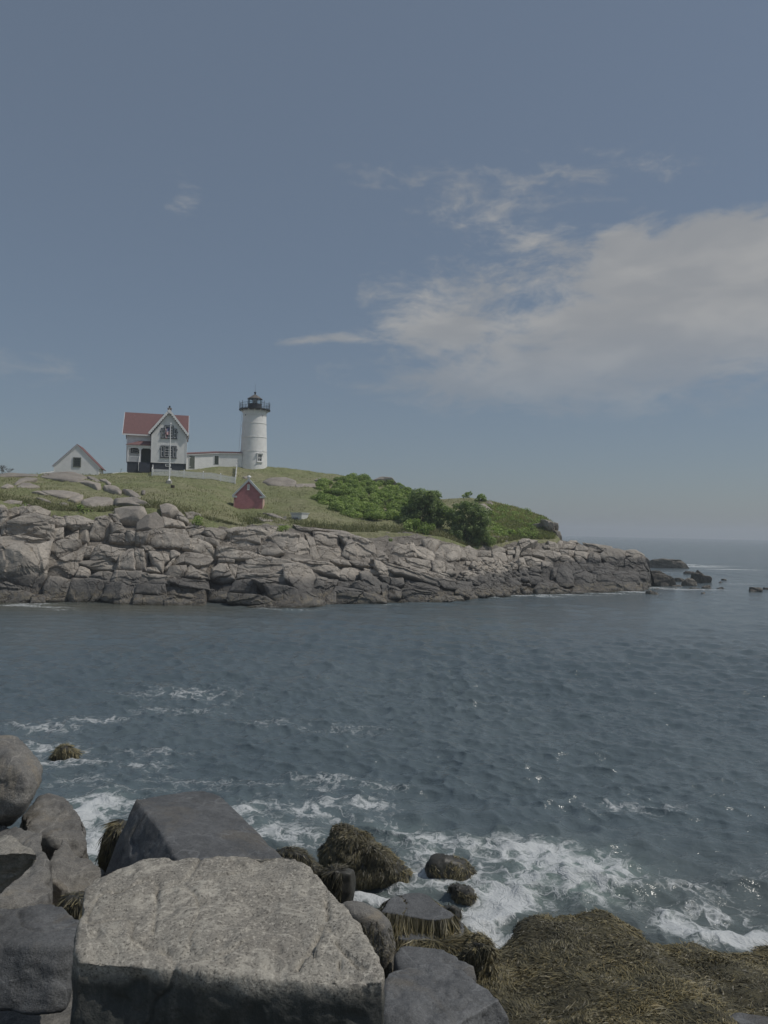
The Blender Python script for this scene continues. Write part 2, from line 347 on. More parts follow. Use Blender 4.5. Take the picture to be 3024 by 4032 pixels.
def leaf_mat(name, lo, hi, trans=0.35):
    m, t, b = new_mat(name); out = t.n['Material Output']
    f = attr(t, 'tint'); c = t.mix(f, rgb(*lo), rgb(*hi))
    t.put(b.inputs['Base Color'], c); b.inputs['Roughness'].default_value = 0.55; b.inputs['Specular IOR Level'].default_value = 0.3
    tl = t.add('ShaderNodeBsdfTranslucent'); t.put(tl.inputs[0], t.mix(1.0, c, rgb(1.0, 1.15, .55), 'MULTIPLY'))
    ms = t.add('ShaderNodeMixShader'); ms.inputs[0].default_value = trans; t.l.new(b.outputs[0], ms.inputs[1]); t.l.new(tl.outputs[0], ms.inputs[2]); t.l.new(ms.outputs[0], out.inputs[0]); return m
MAT['leafL'] = leaf_mat('light_green_leaves', (0.16, 0.235, 0.065), (0.44, 0.54, 0.18))
MAT['leafD'] = leaf_mat('dark_green_leaves', (0.15, 0.205, 0.095), (0.44, 0.52, 0.25), .45)
MAT['blade'] = leaf_mat('grass_blades', (0.16, 0.175, 0.075), (0.40, 0.37, 0.22), 0.2)
MAT['weedgreen'] = leaf_mat('slope_weeds', (0.20, 0.235, 0.10), (0.50, 0.46, 0.25), 0.3)
def kelp_mat():
    m, t, b = new_mat('rockweed'); f = attr(t, 'tint')
    r = t.add('ShaderNodeValToRGB'); e = r.color_ramp.elements
    e[0].position = 0.0; e[0].color = rgb(0.03, 0.027, 0.018); e[1].position = 1.0; e[1].color = rgb(0.26, 0.205, 0.09)
    for p_, c_ in ((0.45, (0.105, 0.095, 0.06)), (0.75, (0.20, 0.175, 0.095))):
        k = e.new(p_); k.color = rgb(*c_)
    t.l.new(f, r.inputs[0]); t.l.new(r.outputs[0], b.inputs['Base Color']); b.inputs['Roughness'].default_value = 0.48; b.inputs['Specular IOR Level'].default_value = 0.4; return m
MAT['kelp'] = kelp_mat()

# ================================================================== sea
def sea_mat():
    m, t, b = new_mat('sea_water'); p = geo_pos(t); out = t.n['Material Output']
    foam, aer, sh = attr(t, 'foam'), attr(t, 'aer'), attr(t, 'shallow')
    n0 = t.noise(p, 0.05, 3, 0.5)
    deep = t.mix(t.ramp(n0, .35, .65), rgb(0.094, 0.124, 0.138), rgb(0.115, 0.146, 0.158))
    c = t.mix(sh, deep, rgb(0.115, 0.115, 0.090))
    c = t.mix(aer, c, rgb(0.20, 0.255, 0.235))
    b.inputs['Base Color'].default_value = rgb(.02, .04, .05); t.put(b.inputs['Base Color'], c)
    b.inputs['IOR'].default_value = 1.333; b.inputs['Roughness'].default_value = 0.14
    b.inputs['Specular IOR Level'].default_value = 0.5
    mp = t.mapping(p, (0.75, 1.35, 1.0), (0, 0, R(22)))
    w1 = t.noise(mp, 1.1, 4, 0.6, 0.5); w2 = t.noise(mp, 4.2, 3, 0.6, 0.4); w3 = t.noise(mp, 0.22, 3, 0.55)
    far = attr(t, 'far')
    hh = t.math('ADD', t.math('MULTIPLY', w2, 0.11), t.math('MULTIPLY', w1, t.math('ADD', 0.12, t.math('MULTIPLY', far, .45))))
    hh = t.math('ADD', hh, t.math('MULTIPLY', w3, t.math('MULTIPLY', far, 2.2)))
    # lace of foam: warped ridges, wide where the foam is thick
    wp = t.vmath('ADD', p, t.vmath('MULTIPLY', t.vmath('SUBTRACT', t.noise(p, 1.6, 3, 0.6, out=1), (.5, .5, .5)), (1.1, 1.1, 0)))
    r1 = t.math('SUBTRACT', 1.0, t.math('ABSOLUTE', t.math('MULTIPLY', t.math('SUBTRACT', t.noise(wp, 1.7, 4, 0.55), 0.5), 4.2)))
    r2 = t.math('SUBTRACT', 1.0, t.math('ABSOLUTE', t.math('MULTIPLY', t.math('SUBTRACT', t.noise(wp, 4.5, 3, 0.55), 0.5), 3.6)))
    bl = t.noise(wp, 2.6, 5, 0.7)
    pat = t.math('ADD', t.math('ADD', t.math('MULTIPLY', r1, .48), t.math('MULTIPLY', r2, .30)), t.math('MULTIPLY', bl, .40))
    ff = t.ramp(t.math('ADD', t.math('MULTIPLY', pat, 1.3), t.math('MULTIPLY', foam, .85)), 1.24, 1.74)
    ff = t.math('MULTIPLY', ff, t.ramp(foam, 0.03, 0.16))
    fm = t.add('ShaderNodeBsdfPrincipled'); fm.inputs['Base Color'].default_value = rgb(.60, .62, .62); fm.inputs['Roughness'].default_value = .85
    fm.inputs['Specular IOR Level'].default_value = 0.15
    hb = t.math('ADD', hh, t.math('MULTIPLY', ff, .05))
    bp = t.add('ShaderNodeBump'); bp.inputs['Strength'].default_value = 0.5; bp.inputs['Distance'].default_value = 1.0; t.l.new(hb, bp.inputs['Height'])
    t.l.new(bp.outputs[0], b.inputs['Normal'])
    b2 = t.add('ShaderNodeBump'); b2.inputs['Strength'].default_value = 0.6; b2.inputs['Distance'].default_value = .12; t.l.new(pat, b2.inputs['Height']); t.l.new(b2.outputs[0], fm.inputs['Normal'])
    ms = t.add('ShaderNodeMixShader'); t.l.new(t.math('MULTIPLY', ff, .9), ms.inputs[0]); t.l.new(b.outputs[0], ms.inputs[1]); t.l.new(fm.outputs[0], ms.inputs[2]); t.l.new(ms.outputs[0], out.inputs[0])
    return m
MAT['sea'] = sea_mat()
FOAM = [  # px, py, half-width m, half-depth m, foam, milkiness
    (345, 3200, .75, 1.3, .95, .75), (380, 3330, .65, .9, 1.0, .8), (450, 3170, .9, .6, .55, .4), (560, 3110, 1.0, .5, .28, .15), (300, 3080, 1.2, .7, .22, .1),
    (960, 3200, .8, .8, .55, .35), (1050, 3270, .9, .7, .62, .4), (1180, 3300, .8, .6, .6, .35), (1250, 3200, 1.5, .6, .42, .15), (1400, 3170, 1.2, .6, .38, .12), (1480, 3090, 1.0, .5, .3, .1),
    (1560, 3260, .9, .5, .65, .5), (1640, 3310, .8, .5, .6, .55), (1700, 3370, .8, .6, .55, .4), (1720, 3440, .7, .6, .6, .4), (1620, 3500, .6, .4, .62, .3), (1500, 3540, .6, .4, .7, .3), (1420, 3530, .5, .35, .65, .25),
    (1800, 3440, .8, .4, .5, .3), (1900, 3500, .7, .4, .55, .45), (1960, 3540, .6, .4, .9, .6), (1930, 3600, .6, .35, 1.0, .7), (2010, 3580, .5, .4, .85, .6), (1880, 3650, .4, .3, .8, .5), (1960, 3690, .35, .3, .7, .4),
    (2080, 3500, 1.0, .7, .55, .9), (2200, 3420, 1.4, 1.1, .50, 1.0), (2330, 3430, 1.2, 1.0, .46, 1.0), (2300, 3520, 1.0, .6, .45, .9), (2100, 3370, 1.5, .8, .44, .6), (1950, 3330, 1.4, .6, .44, .35), (2420, 3520, .7, .3, .4, .5),
    (2640, 3610, .3, .25, .75, .5), (2700, 3650, .45, .35, .95, .6), (2800, 3690, .5, .35, 1.0, .6), (2900, 3700, .5, .35, 1.0, .6), (3000, 3690, .6, .35, .95, .6), (3100, 3720, .6, .4, .9, .5),
    (2720, 3520, 1.2, .5, .3, .1), (2850, 3600, 1.0, .4, .32, .15), (2500, 3180, 1.6, .6, .26, .05), (2650, 3480, 1.2, .5, .25, .05), (2960, 3450, 1.4, .6, .24, .05),
    (2420, 3170, .9, .4, .2, 0), (730, 2730, 3.0, 1.6, .3, .05), (700, 2800, 2.0, .8, .26, .05), (360, 2835, 1.6, .7, .36, .05), (170, 2865, 1.5, .6, .36, .05), (200, 2950, 1.2, .7, .4, .1), (300, 3010, 1.2, .4, .42, .1), (150, 3010, .9, .5, .4, .1),
    (530, 3010, 1.6, .8, .24, .05), (800, 3080, 2.0, .8, .2, .03), (1100, 3100, 2.0, .7, .26, .05), (1330, 2870, 2.4, .8, .22, .02), (1100, 2850, 2.0, .8, .2, .02), (1290, 3070, 1.5, .5, .33, .05), (600, 2960, 1.6, .6, .22, .02),
    (60, 2385, 2.6, .8, .6, .3), (150, 2378, 2.2, .7, .5, .25), (210, 2392, 2.0, .8, .4, .2), (260, 2402, 2.2, .8, .26, .1), (1180, 2404, 2.4, .5, .5, .2), (1040, 2398, 2.4, .5, .35, .1), (1540, 2380, 1.6, .5, .5, .2),
    (1920, 2352, 3.0, .8, .45, .2), (2080, 2347, 5.0, .9, .62, .25), (2220, 2342, 5.0, .9, .62, .25), (2400, 2338, 4.0, .8, .65, .3), (2500, 2332, 3.0, 1.0, .72, .3), (2580, 2315, 4.0, 1.5, .62, .2), (2680, 2322, 5.0, 1.2, .4, .1), (2800, 2322, 4.0, 1.0, .4, .1),
    (2740, 2232, 7.0, 3.0, 1.0, .5), (2700, 2224, 4.0, 3.0, .95, .5), (2790, 2228, 6.0, 2.2, .55, .2), (2880, 2243, 7.0, 2.2, .85, .3), (2860, 2230, 5.0, 2.0, .5, .2), (2580, 2232, 6.0, 2.0, .75, .2), (2930, 2300, 4.0, 1.2, .4, .1), (2640, 2254, 4, 1.5, .4, .1)]
def build_sea():
    dl = np.concatenate([np.linspace(R(42), R(20), 170), np.linspace(R(20), R(3), 430)[1:], np.linspace(R(3), R(.6), 110)[1:], np.geomspace(R(.6), R(0.128), 40)[1:]])
    rr = EYE / np.tan(dl); ph = np.linspace(R(-37), R(37), 600)
    Rg, Pg = np.meshgrid(rr, ph, indexing='ij')
    X = (Rg * np.sin(Pg)).ravel(); Y = (Rg * np.cos(Pg)).ravel(); Rv = Rg.ravel()
    dr = np.maximum(np.gradient(rr), 1e-6); dv = np.repeat(dr, len(ph))
    rg = np.random.default_rng(3); Z = np.zeros_like(X); DX = np.zeros_like(X); DY = np.zeros_like(X)
    for k in range(110):
        lam = 0.30 * (8 / 0.30) ** (rg.random() ** 1.6); th = R(248) + rg.normal(0, 0.55); s = 0.050 * rg.uniform(.5, 1.3) * (0.3 if lam > 3 else .6 if lam > 1.4 else 1.0)
        kx, ky = math.cos(th) * 2 * math.pi / lam, math.sin(th) * 2 * math.pi / lam
        att = sstep(1.8, 3.6, lam / np.maximum(dv, 1e-3)); a = s * lam / (2 * math.pi) * att
        ph_ = kx * X + ky * Y + rg.uniform(0, 6.28)
        Z += a * np.sin(ph_); DX -= a * math.cos(th) * np.cos(ph_) * -1 * .8; DY -= a * math.sin(th) * np.cos(ph_) * -1 * .8
    g = 1 + 0.55 * fbm(np.stack([X * .07, Y * .05, X * 0], -1), 2, 5); lee = 0.55 + 0.45 * sstep(-26, 0, X - (Y - 40) * .1)
    Z *= g * lee; X2 = X + DX * g * lee; Y2 = Y + DY * g * lee
    foam = np.zeros_like(X); aer = np.zeros_like(X)
    for (px, py, rx, ry, f, a) in FOAM:
        f = f * 1.3 if f < .48 else f
        c = onz(px, py, 0.0); q = ((X - c[0]) / rx) ** 2 + ((Y - c[1]) / ry) ** 2
        m = q < 6; e = np.zeros_like(X); e[m] = np.exp(-q[m])
        foam = np.maximum(foam, f * e) + 0.25 * np.minimum(foam, f * e); aer = np.maximum(aer, a * e)
    foam *= 1 + .3 * fbm(np.stack([X * 1.3, Y * 1.3, X * 0], -1), 3, 9)
    # white flecks on the steepest chop
    foam = np.clip(foam, 0, 1.15); near = sstep(60, 20, Rv)
    Z += 0.10 * np.clip(aer, 0, 1) * (1 + fbm(np.stack([X * 2, Y * 2, X * 0], -1), 3, 21)) * .6 + .05 * np.clip(foam, 0, 1)
    c = onz(2420, 3500, 0); d = (Y - c[1]) + .12 * (X - c[0]); Z += 0.2 * np.exp(-(d / .45) ** 2) * np.exp(-((X - c[0]) / 1.5) ** 2)
    sh = 0.85 * sstep(9.0, 0.0, np.abs(Y - 64.0) + 0.0 * X) * sstep(-2, -20, X) + .35 * sstep(19, 13, Y) * sstep(60, 20, Rv)
    n, mcol = len(rr), len(ph); i = np.arange(n - 1)[:, None] * mcol + np.arange(mcol - 1)[None]
    F_ = np.stack([i, i + mcol, i + mcol + 1, i + 1], -1).reshape(-1, 4)[:, ::-1]
    o = make('sea', np.stack([X2, Y2, Z], -1), F_, MAT['sea'], None, True, dict(foam=foam, aer=np.clip(aer, 0, 1), shallow=np.clip(sh, 0, 1), far=sstep(60, 240, Rv)))
    tag(o, 'choppy blue-grey sea with white surf along the rocks', kind='structure')
build_sea()

# ================================================================== island: grass hill and cliff
KX = np.array([-600, 0, 200, 400, 600, 700, 840, 940, 1050, 1200, 1320, 1500, 1616, 1742, 1850, 1940, 2040, 2140, 2188, 2206.])
KN = np.array([  # (y, distance) from the cliff edge up to the skyline
    [(1971, 70), (1930, 80), (1895, 90), (1872, 98)], [(1971, 72), (1930, 82), (1895, 92), (1868, 100)], [(2010, 74), (1950, 83), (1900, 95), (1866, 104)],
    [(2018, 76), (1950, 86), (1895, 100), (1866, 109)], [(2000, 77), (1940, 88), (1890, 104), (1858, 114)], [(2020, 78), (1950, 88), (1895, 104), (1853, 116)],
    [(2052, 79), (1980, 88), (1905, 107), (1832, 119)], [(2072, 80), (2020, 89), (1925, 108), (1830, 120)], [(2060, 80), (2022, 89), (1930, 108), (1836, 121)],
    [(2078, 81), (2030, 88), (1940, 105), (1853, 124)], [(2095, 83), (2045, 90), (1950, 106), (1868, 126)], [(2098, 85), (2060, 91), (1980, 105), (1900, 125)],
    [(2099, 86), (2070, 91), (2000, 105), (1945, 120)], [(2115, 88), (2075, 94), (2010, 105), (1966, 117)], [(2155, 90), (2090, 97), (2020, 106), (1962, 116)],
    [(2145, 92), (2090, 98), (2030, 106), (1977, 114)], [(2125, 95), (2080, 100), (2035, 106), (1999, 112)], [(2124, 97), (2090, 101), (2060, 105), (2034, 109)],
    [(2122, 99), (2105, 101), (2085, 104), (2066, 106)], [(2126, 99.5), (2124, 101), (2122, 103), (2120, 105)]], float)
WLX = np.array([-600, 0, 110, 320, 540, 750, 808, 820, 989, 1170, 1279, 1517, 1723, 1889, 2026, 2183, 2340, 2477, 2545, 2575.])
WLY = np.array([2375, 2378, 2378, 2371, 2381, 2384, 2386, 2370, 2392, 2400, 2384, 2377, 2374, 2361, 2344, 2339, 2336, 2331, 2323, 2300.])
TPX = np.array([2150, 2193, 2270, 2309, 2401, 2420, 2501, 2540, 2559, 2575.])
TPY = np.array([2124, 2130, 2138, 2146, 2156, 2166, 2180, 2212, 2244, 2285.])
TPD = np.array([97.5, 99.5, 101, 101, 101.5, 101.5, 101.5, 101, 100, 99.])
def knots(px):
    px = np.asarray(px, float)
    ys = np.stack([np.interp(px, KX, KN[:, k, 0]) for k in range(4)], -1); ds = np.stack([np.interp(px, KX, KN[:, k, 1]) for k in range(4)], -1)
    return ys, ds
def ground_D(px, py):
    """distance of the grass surface seen at a pixel"""
    ys, ds = knots(px); return float(np.interp(-py, -ys, ds))
def edge_of(px):
    px = np.asarray(px, float); ys, ds = knots(np.minimum(px, 2200))
    y = np.where(px < 2150, ys[..., 0], np.interp(px, TPX, TPY)); d = np.where(px < 2150, ds[..., 0], np.interp(px, TPX, TPD)); return y, d
def water_D(px): return onz(px, np.interp(px, WLX, WLY), 0.0)[..., 1]
def cliff_D(px, py):
    ye, de = edge_of(px); yw = np.interp(px, WLX, WLY); dw = water_D(px)
    t = np.clip((np.asarray(py, float) - ye) / (yw - ye), -.3, 1.15); t = np.where(t > 0, np.abs(t) ** 0.85, t); return de + (dw - de) * t
def grid_faces(nr, nc):
    i = np.arange(nr - 1)[:, None] * nc + np.arange(nc - 1)[None]; return np.stack([i, i + 1, i + nc + 1, i + nc], -1).reshape(-1, 4)
def build_ground():
    xs = np.linspace(-600, 2206, 300); ys, ds = knots(xs); T = np.linspace(0, 3, 130); rows = []
    from_k = np.arange(4.)
    for t in T:
        k = min(int(t), 2); f = t - k
        y = ys[:, k] * (1 - f) + ys[:, k + 1] * f; d = ds[:, k] * (1 - f) + ds[:, k + 1] * f; rows.append(at(xs, y, d))
    last = rows[-1]; c = last.copy(); away = c - CPOS; away[:, 2] = 0; away /= np.linalg.norm(away, axis=1)[:, None]
    front = []
    e0 = rows[0]
    front.append(e0 - away * 0.5 + np.array([0, 0, -1.2]))
    back = [last + away * 4 + np.array([0, 0, .05]), last + away * 12 + np.array([0, 0, -1.5])]
    b3 = last + away * 26; b3[:, 2] = np.minimum(b3[:, 2] - 7, 3); b4 = last + away * 45; b4[:, 2] = -2; back += [b3, b4]
    V = np.array(front + rows + back); n = fbm(V * np.array([.25, .25, .25]), 4, 31); n2 = fbm(V * 1.1, 3, 37)
    amp = np.ones(V.shape[:2]); V[..., 2] += (0.16 * n + 0.05 * n2) * amp
    o = make('island_grass', V.reshape(-1, 3), grid_faces(V.shape[0], V.shape[1]), MAT['grass'], None, True)
    tag(o, 'grassy hill of the rocky island below the lighthouse', kind='structure'); return o
GROUND = build_ground()
from mathutils.bvhtree import BVHTree
GBVH = BVHTree.FromObject(GROUND, bpy.context.evaluated_depsgraph_get())
def ground_z(x, y):
    h = GBVH.ray_cast(Vector((x, y, 80)), Vector((0, 0, -1)))[0]; return h.z if h else 0.0
def on_ground(px, py):
    d = ray(px, py); h = GBVH.ray_cast(Vector(CPOS), Vector(d).normalized())[0]
    return np.array(h) if h else at(px, py, ground_D(px, py))
CLIFF = None
def build_cliff():
    xs = np.linspace(-600, 2575, 420); ye, de = edge_of(xs); yw = np.interp(xs, WLX, WLY); rows = []
    wl = onz(xs, yw, 0.0); away = wl - CPOS; away[:, 2] = 0; away /= np.linalg.norm(away, axis=1)[:, None]
    rows.append(wl + away * 0.3 + np.array([0, 0, -2.0]))
    for t in np.linspace(1, 0, 46):
        y = ye + (yw - ye) * t; rows.append(at(xs, y, cliff_D(xs, y)) + away * (0.95 if t > .02 else .7))
    e = rows[-1]; rows.append(e + away * 2.5 + np.array([0, 0, -.2]))
    r2 = e + away * 7; r2[:, 2] -= 2.5; r3 = e + away * 16; r3[:, 2] = -2; rows += [r2, r3]
    V = np.array(rows); dsp = 0.35 * fbm(V * .55, 4, 41)[..., None]; V[1:] += (away[None] * dsp[1:] * 1.0); V[1:, :, 2] += .25 * fbm(V[1:] * .8, 3, 43)
    return tag(make('cliff', V.reshape(-1, 3), grid_faces(V.shape[0], V.shape[1]), MAT['bedrock'], None, False), 'jointed grey granite sea cliff along the island shore', kind='structure')
CLIFF = build_cliff()

def resample(P, n):
    Q = np.vstack([P, P[:1]]); s = np.concatenate([[0], np.cumsum(np.linalg.norm(np.diff(Q, axis=0), axis=1))]); t = np.linspace(0, s[-1], n, endpoint=False)
    return np.stack([np.interp(t, s, Q[:, k]) for k in range(3)], -1)
def poly_rock(name, pts, nrm, bulge, back, seed, mat, parent=None, facets=5, p=2.6, rough=.05, nb=44, rings=9, smooth=True, top_slope=.9, blocky=None):
    """a rock that stands out from an outline in space: faceted, rounded at the rim, closed behind"""
    rg = np.random.default_rng(seed); pts = np.asarray(pts, float); nrm = np.asarray(nrm, float); nrm = nrm / np.linalg.norm(nrm)
    B = resample(pts, nb); B = (.15 * np.roll(B, 1, 0) + .7 * B + .15 * np.roll(B, -1, 0)) if not blocky else B; c = B.mean(0)
    e1 = np.cross([0, 0, 1.], nrm); e1 = e1 / (np.linalg.norm(e1) + 1e-9)
    if np.linalg.norm(np.cross([0, 0, 1.], nrm)) < .05: e1 = np.array([1., 0, 0])
    e2 = np.cross(nrm, e1); ra = np.abs((B - c) @ e1).max(); rb = np.abs((B - c) @ e2).max(); size = math.sqrt(ra * rb)
    planes = [(1.0 + .1 * rg.random(), 0.0, top_slope * rg.uniform(.6, 1.2))]
    for k in range(facets):
        a = rg.uniform(0, 6.28); m = rg.uniform(.2, .95); planes.append((rg.uniform(.62, 1.0), m * math.cos(a), m * math.sin(a)))
    V = [c[None]]; ts = 1 - (1 - np.linspace(0, 1, rings + 1)[1:]) ** 1.45
    for t in ts: V.append(c + t * (B - c))
    W = np.zeros(1 + rings * nb); TT = np.concatenate([[0.0], np.repeat(ts, nb)]); V = np.vstack(V)
    W = bulge * np.clip(1 - TT ** p, 0, 1) ** (1 / p)
    a_, b_ = (V - c) @ e1 / ra, (V - c) @ e2 / rb
    lim = np.full(len(V), 9.)
    for h, sx, sy in planes: lim = np.minimum(lim, h - sx * a_ - sy * b_)
    W = np.minimum(W, bulge * np.maximum(lim, .02))
    if blocky:               # split the face along joints: slight steps between the pieces
        stp = np.zeros(len(V))
        for k in range(int(np.clip(size * 2.2, 1, 6))):
            th_ = rg.normal(0, .3) + (math.pi / 2 if rg.random() < .42 else 0.0); off = rg.uniform(-.7, .7); side = (-math.sin(th_) * a_ + math.cos(th_) * b_ + .10 * np.sin(5 * a_ + k)) > off; stp += np.where(side, 1, -1) * rg.uniform(.02, .075) * min(size, 1.6)
    if blocky: W = stp + bulge * np.clip(lim, .1, 1.0) - min(blocky, .35 * bulge) * TT ** 9 - .22 * bulge
    V = V + W[:, None] * nrm
    fr = 1.3 / size; nz = np.stack([fbm(V * fr + 7 * k, 4, seed * 3 + k) for k in range(3)], -1); V = V + nz * (rough * size) * np.clip(1.2 - TT, .8 if blocky else .35, 1)[:, None]
    rim = V[-nb:]; bk = c + .92 * (rim - c) - nrm * back
    V = np.vstack([V, bk]); F = []
    for k in range(nb): F.append((0, 1 + k, 1 + (k + 1) % nb))
    for j in range(rings):
        o1, o2 = 1 + j * nb, 1 + (j + 1) * nb
        for k in range(nb): F.append((o1 + k, o2 + k, o2 + (k + 1) % nb, o1 + (k + 1) % nb))
    F.append(tuple(range(1 + rings * nb + nb - 1, 1 + rings * nb - 1, -1)))
    o = make(name, V, F, mat, parent, smooth)
    bm = bmesh.new(); bm.from_mesh(o.data); bmesh.ops.recalc_face_normals(bm, faces=bm.faces); bm.to_mesh(o.data); bm.free()
    return o
A_ = [  # crop, outline of each block on the left cliff
 [(-40,1100),(60,1095),(150,1130),(235,1160),(235,1190),(180,1245),(100,1262),(-40,1265)], [(-40,820),(40,815),(250,855),(335,880),(300,1040),(250,1135),(120,1090),(-40,1080)],
 [(255,850),(375,795),(350,900),(345,1040),(250,1170),(235,1150),(300,1040)], [(20,690),(140,640),(260,610),(375,640),(385,700),(385,775),(330,775),(30,750)],
 [(-40,770),(40,755),(330,785),(375,795),(350,850),(330,875),(40,810),(-40,815)], [(-40,530),(30,540),(60,590),(40,650),(0,690),(-40,690)], [(60,565),(180,545),(260,530),(350,560),(330,600),(150,600),(70,620)],
 [(150,580),(250,560),(300,605),(240,640),(150,660)], [(390,605),(460,620),(480,680),(420,690),(390,660)], [(480,620),(560,605),(680,660),(670,700),(540,715),(480,680)], [(385,700),(460,690),(460,770),(390,780)],
 [(450,780),(570,715),(560,800),(450,800)], [(570,720),(660,700),(650,770),(640,815),(570,800)], [(700,640),(760,610),(810,650),(810,740),(720,770),(650,775),(680,700)], [(790,600),(850,600),(875,630),(870,660),(810,640)],
 [(800,650),(870,670),(910,700),(915,745),(850,735),(810,745)], [(800,760),(830,735),(900,745),(950,780),(955,810),(870,810),(800,800)], [(840,560),(920,550),(1040,570),(1060,620),(1010,670),(930,660),(870,650),(850,610)],
 [(1000,670),(1060,625),(1130,600),(1170,640),(1185,690),(1100,720),(1000,715)], [(600,510),(700,475),(800,490),(840,540),(760,570),(650,570),(610,550)], [(840,510),(960,500),(1070,540),(1130,590),(1060,615),(1040,568),(920,548),(850,550)],
 [(1165,535),(1230,530),(1280,560),(1300,590),(1240,620),(1180,600)], [(1180,610),(1240,625),(1330,660),(1340,690),(1190,705)], [(1250,580),(1310,585),(1370,640),(1360,660),(1290,640)], [(1340,590),(1400,580),(1455,600),(1430,635),(1360,630)],
 [(915,720),(980,715),(985,790),(950,790),(920,750)], [(985,725),(1090,725),(1060,800),(1040,815),(990,800)], [(1095,730),(1330,700),(1365,780),(1300,850),(1130,850),(1060,815)], [(1335,690),(1400,680),(1480,690),(1490,730),(1420,740),(1370,760)],
 [(1490,710),(1620,710),(1640,740),(1600,790),(1580,800),(1490,745)], [(1395,745),(1440,740),(1580,800),(1585,835),(1500,810),(1400,780)], [(1330,830),(1370,790),(1440,785),(1600,870),(1600,915),(1560,920),(1430,880),(1330,860)],
 [(360,850),(460,795),(575,805),(560,850),(400,970),(350,1000),(345,930)], [(400,980),(565,850),(615,820),(610,870),(545,1060),(350,1060),(350,1010)], [(620,830),(700,825),(660,905),(605,905)], [(690,850),(730,820),(910,850),(880,890),(840,935),(690,940),(660,930)],
 [(880,890),(930,840),(970,840),(980,1010),(850,1000),(860,930)], [(975,840),(1040,850),(1060,1000),(985,1010)], [(1045,865),(1075,870),(1070,960),(1050,1000)], [(600,940),(680,940),(840,940),(830,1000),(720,1000),(640,985),(580,965)], [(550,1060),(580,970),(650,990),(660,1040),(640,1075)],
 [(655,1050),(720,1010),(790,1010),(820,1040),(800,1090),(660,1080)], [(810,1090),(840,1005),(1020,1015),(1000,1100)], [(1005,1100),(1020,1020),(1140,1030),(1240,1050),(1220,1105)], [(1045,990),(1140,975),(1160,1020),(1060,1010)], [(1025,825),(1100,835),(1130,855),(1060,865)],
 [(1075,870),(1130,870),(1180,890),(1190,940),(1180,1020),(1110,970)], [(1180,880),(1225,890),(1230,930),(1190,960)], [(1235,870),(1260,855),(1305,880),(1300,900),(1240,920)], [(1190,990),(1270,910),(1260,940),(1210,1000)], [(1270,930),(1350,880),(1520,910),(1530,940),(1480,1005),(1350,960),(1270,970)],
 [(1210,1020),(1230,980),(1340,965),(1350,1000),(1300,1055),(1220,1050)], [(1340,1010),(1385,965),(1500,1040),(1515,1080),(1430,1070),(1350,1050)], [(1240,1050),(1400,1070),(1500,1080),(1505,1140),(1380,1130),(1220,1100)],
 [(325,1160),(360,1065),(530,1070),(520,1200),(480,1240),(340,1240)], [(530,1075),(780,1090),(740,1190),(690,1255),(520,1265),(500,1200)], [(785,1090),(1000,1105),(980,1180),(960,1270),(830,1272),(740,1195)], [(1005,1110),(1190,1110),(1200,1190),(1100,1180),(990,1170)],
 [(985,1180),(1190,1195),(1195,1285),(1000,1292),(970,1275)], [(1195,1120),(1400,1150),(1520,1180),(1520,1210),(1420,1210),(1200,1185)], [(1195,1195),(1380,1220),(1400,1275),(1300,1288),(1200,1285)], [(1390,1230),(1470,1215),(1500,1250),(1480,1280),(1400,1275)], [(1505,1170),(1659,1160),(1659,1235),(1520,1235)], [(240,1180),(330,1180),(325,1240),(220,1250)]]
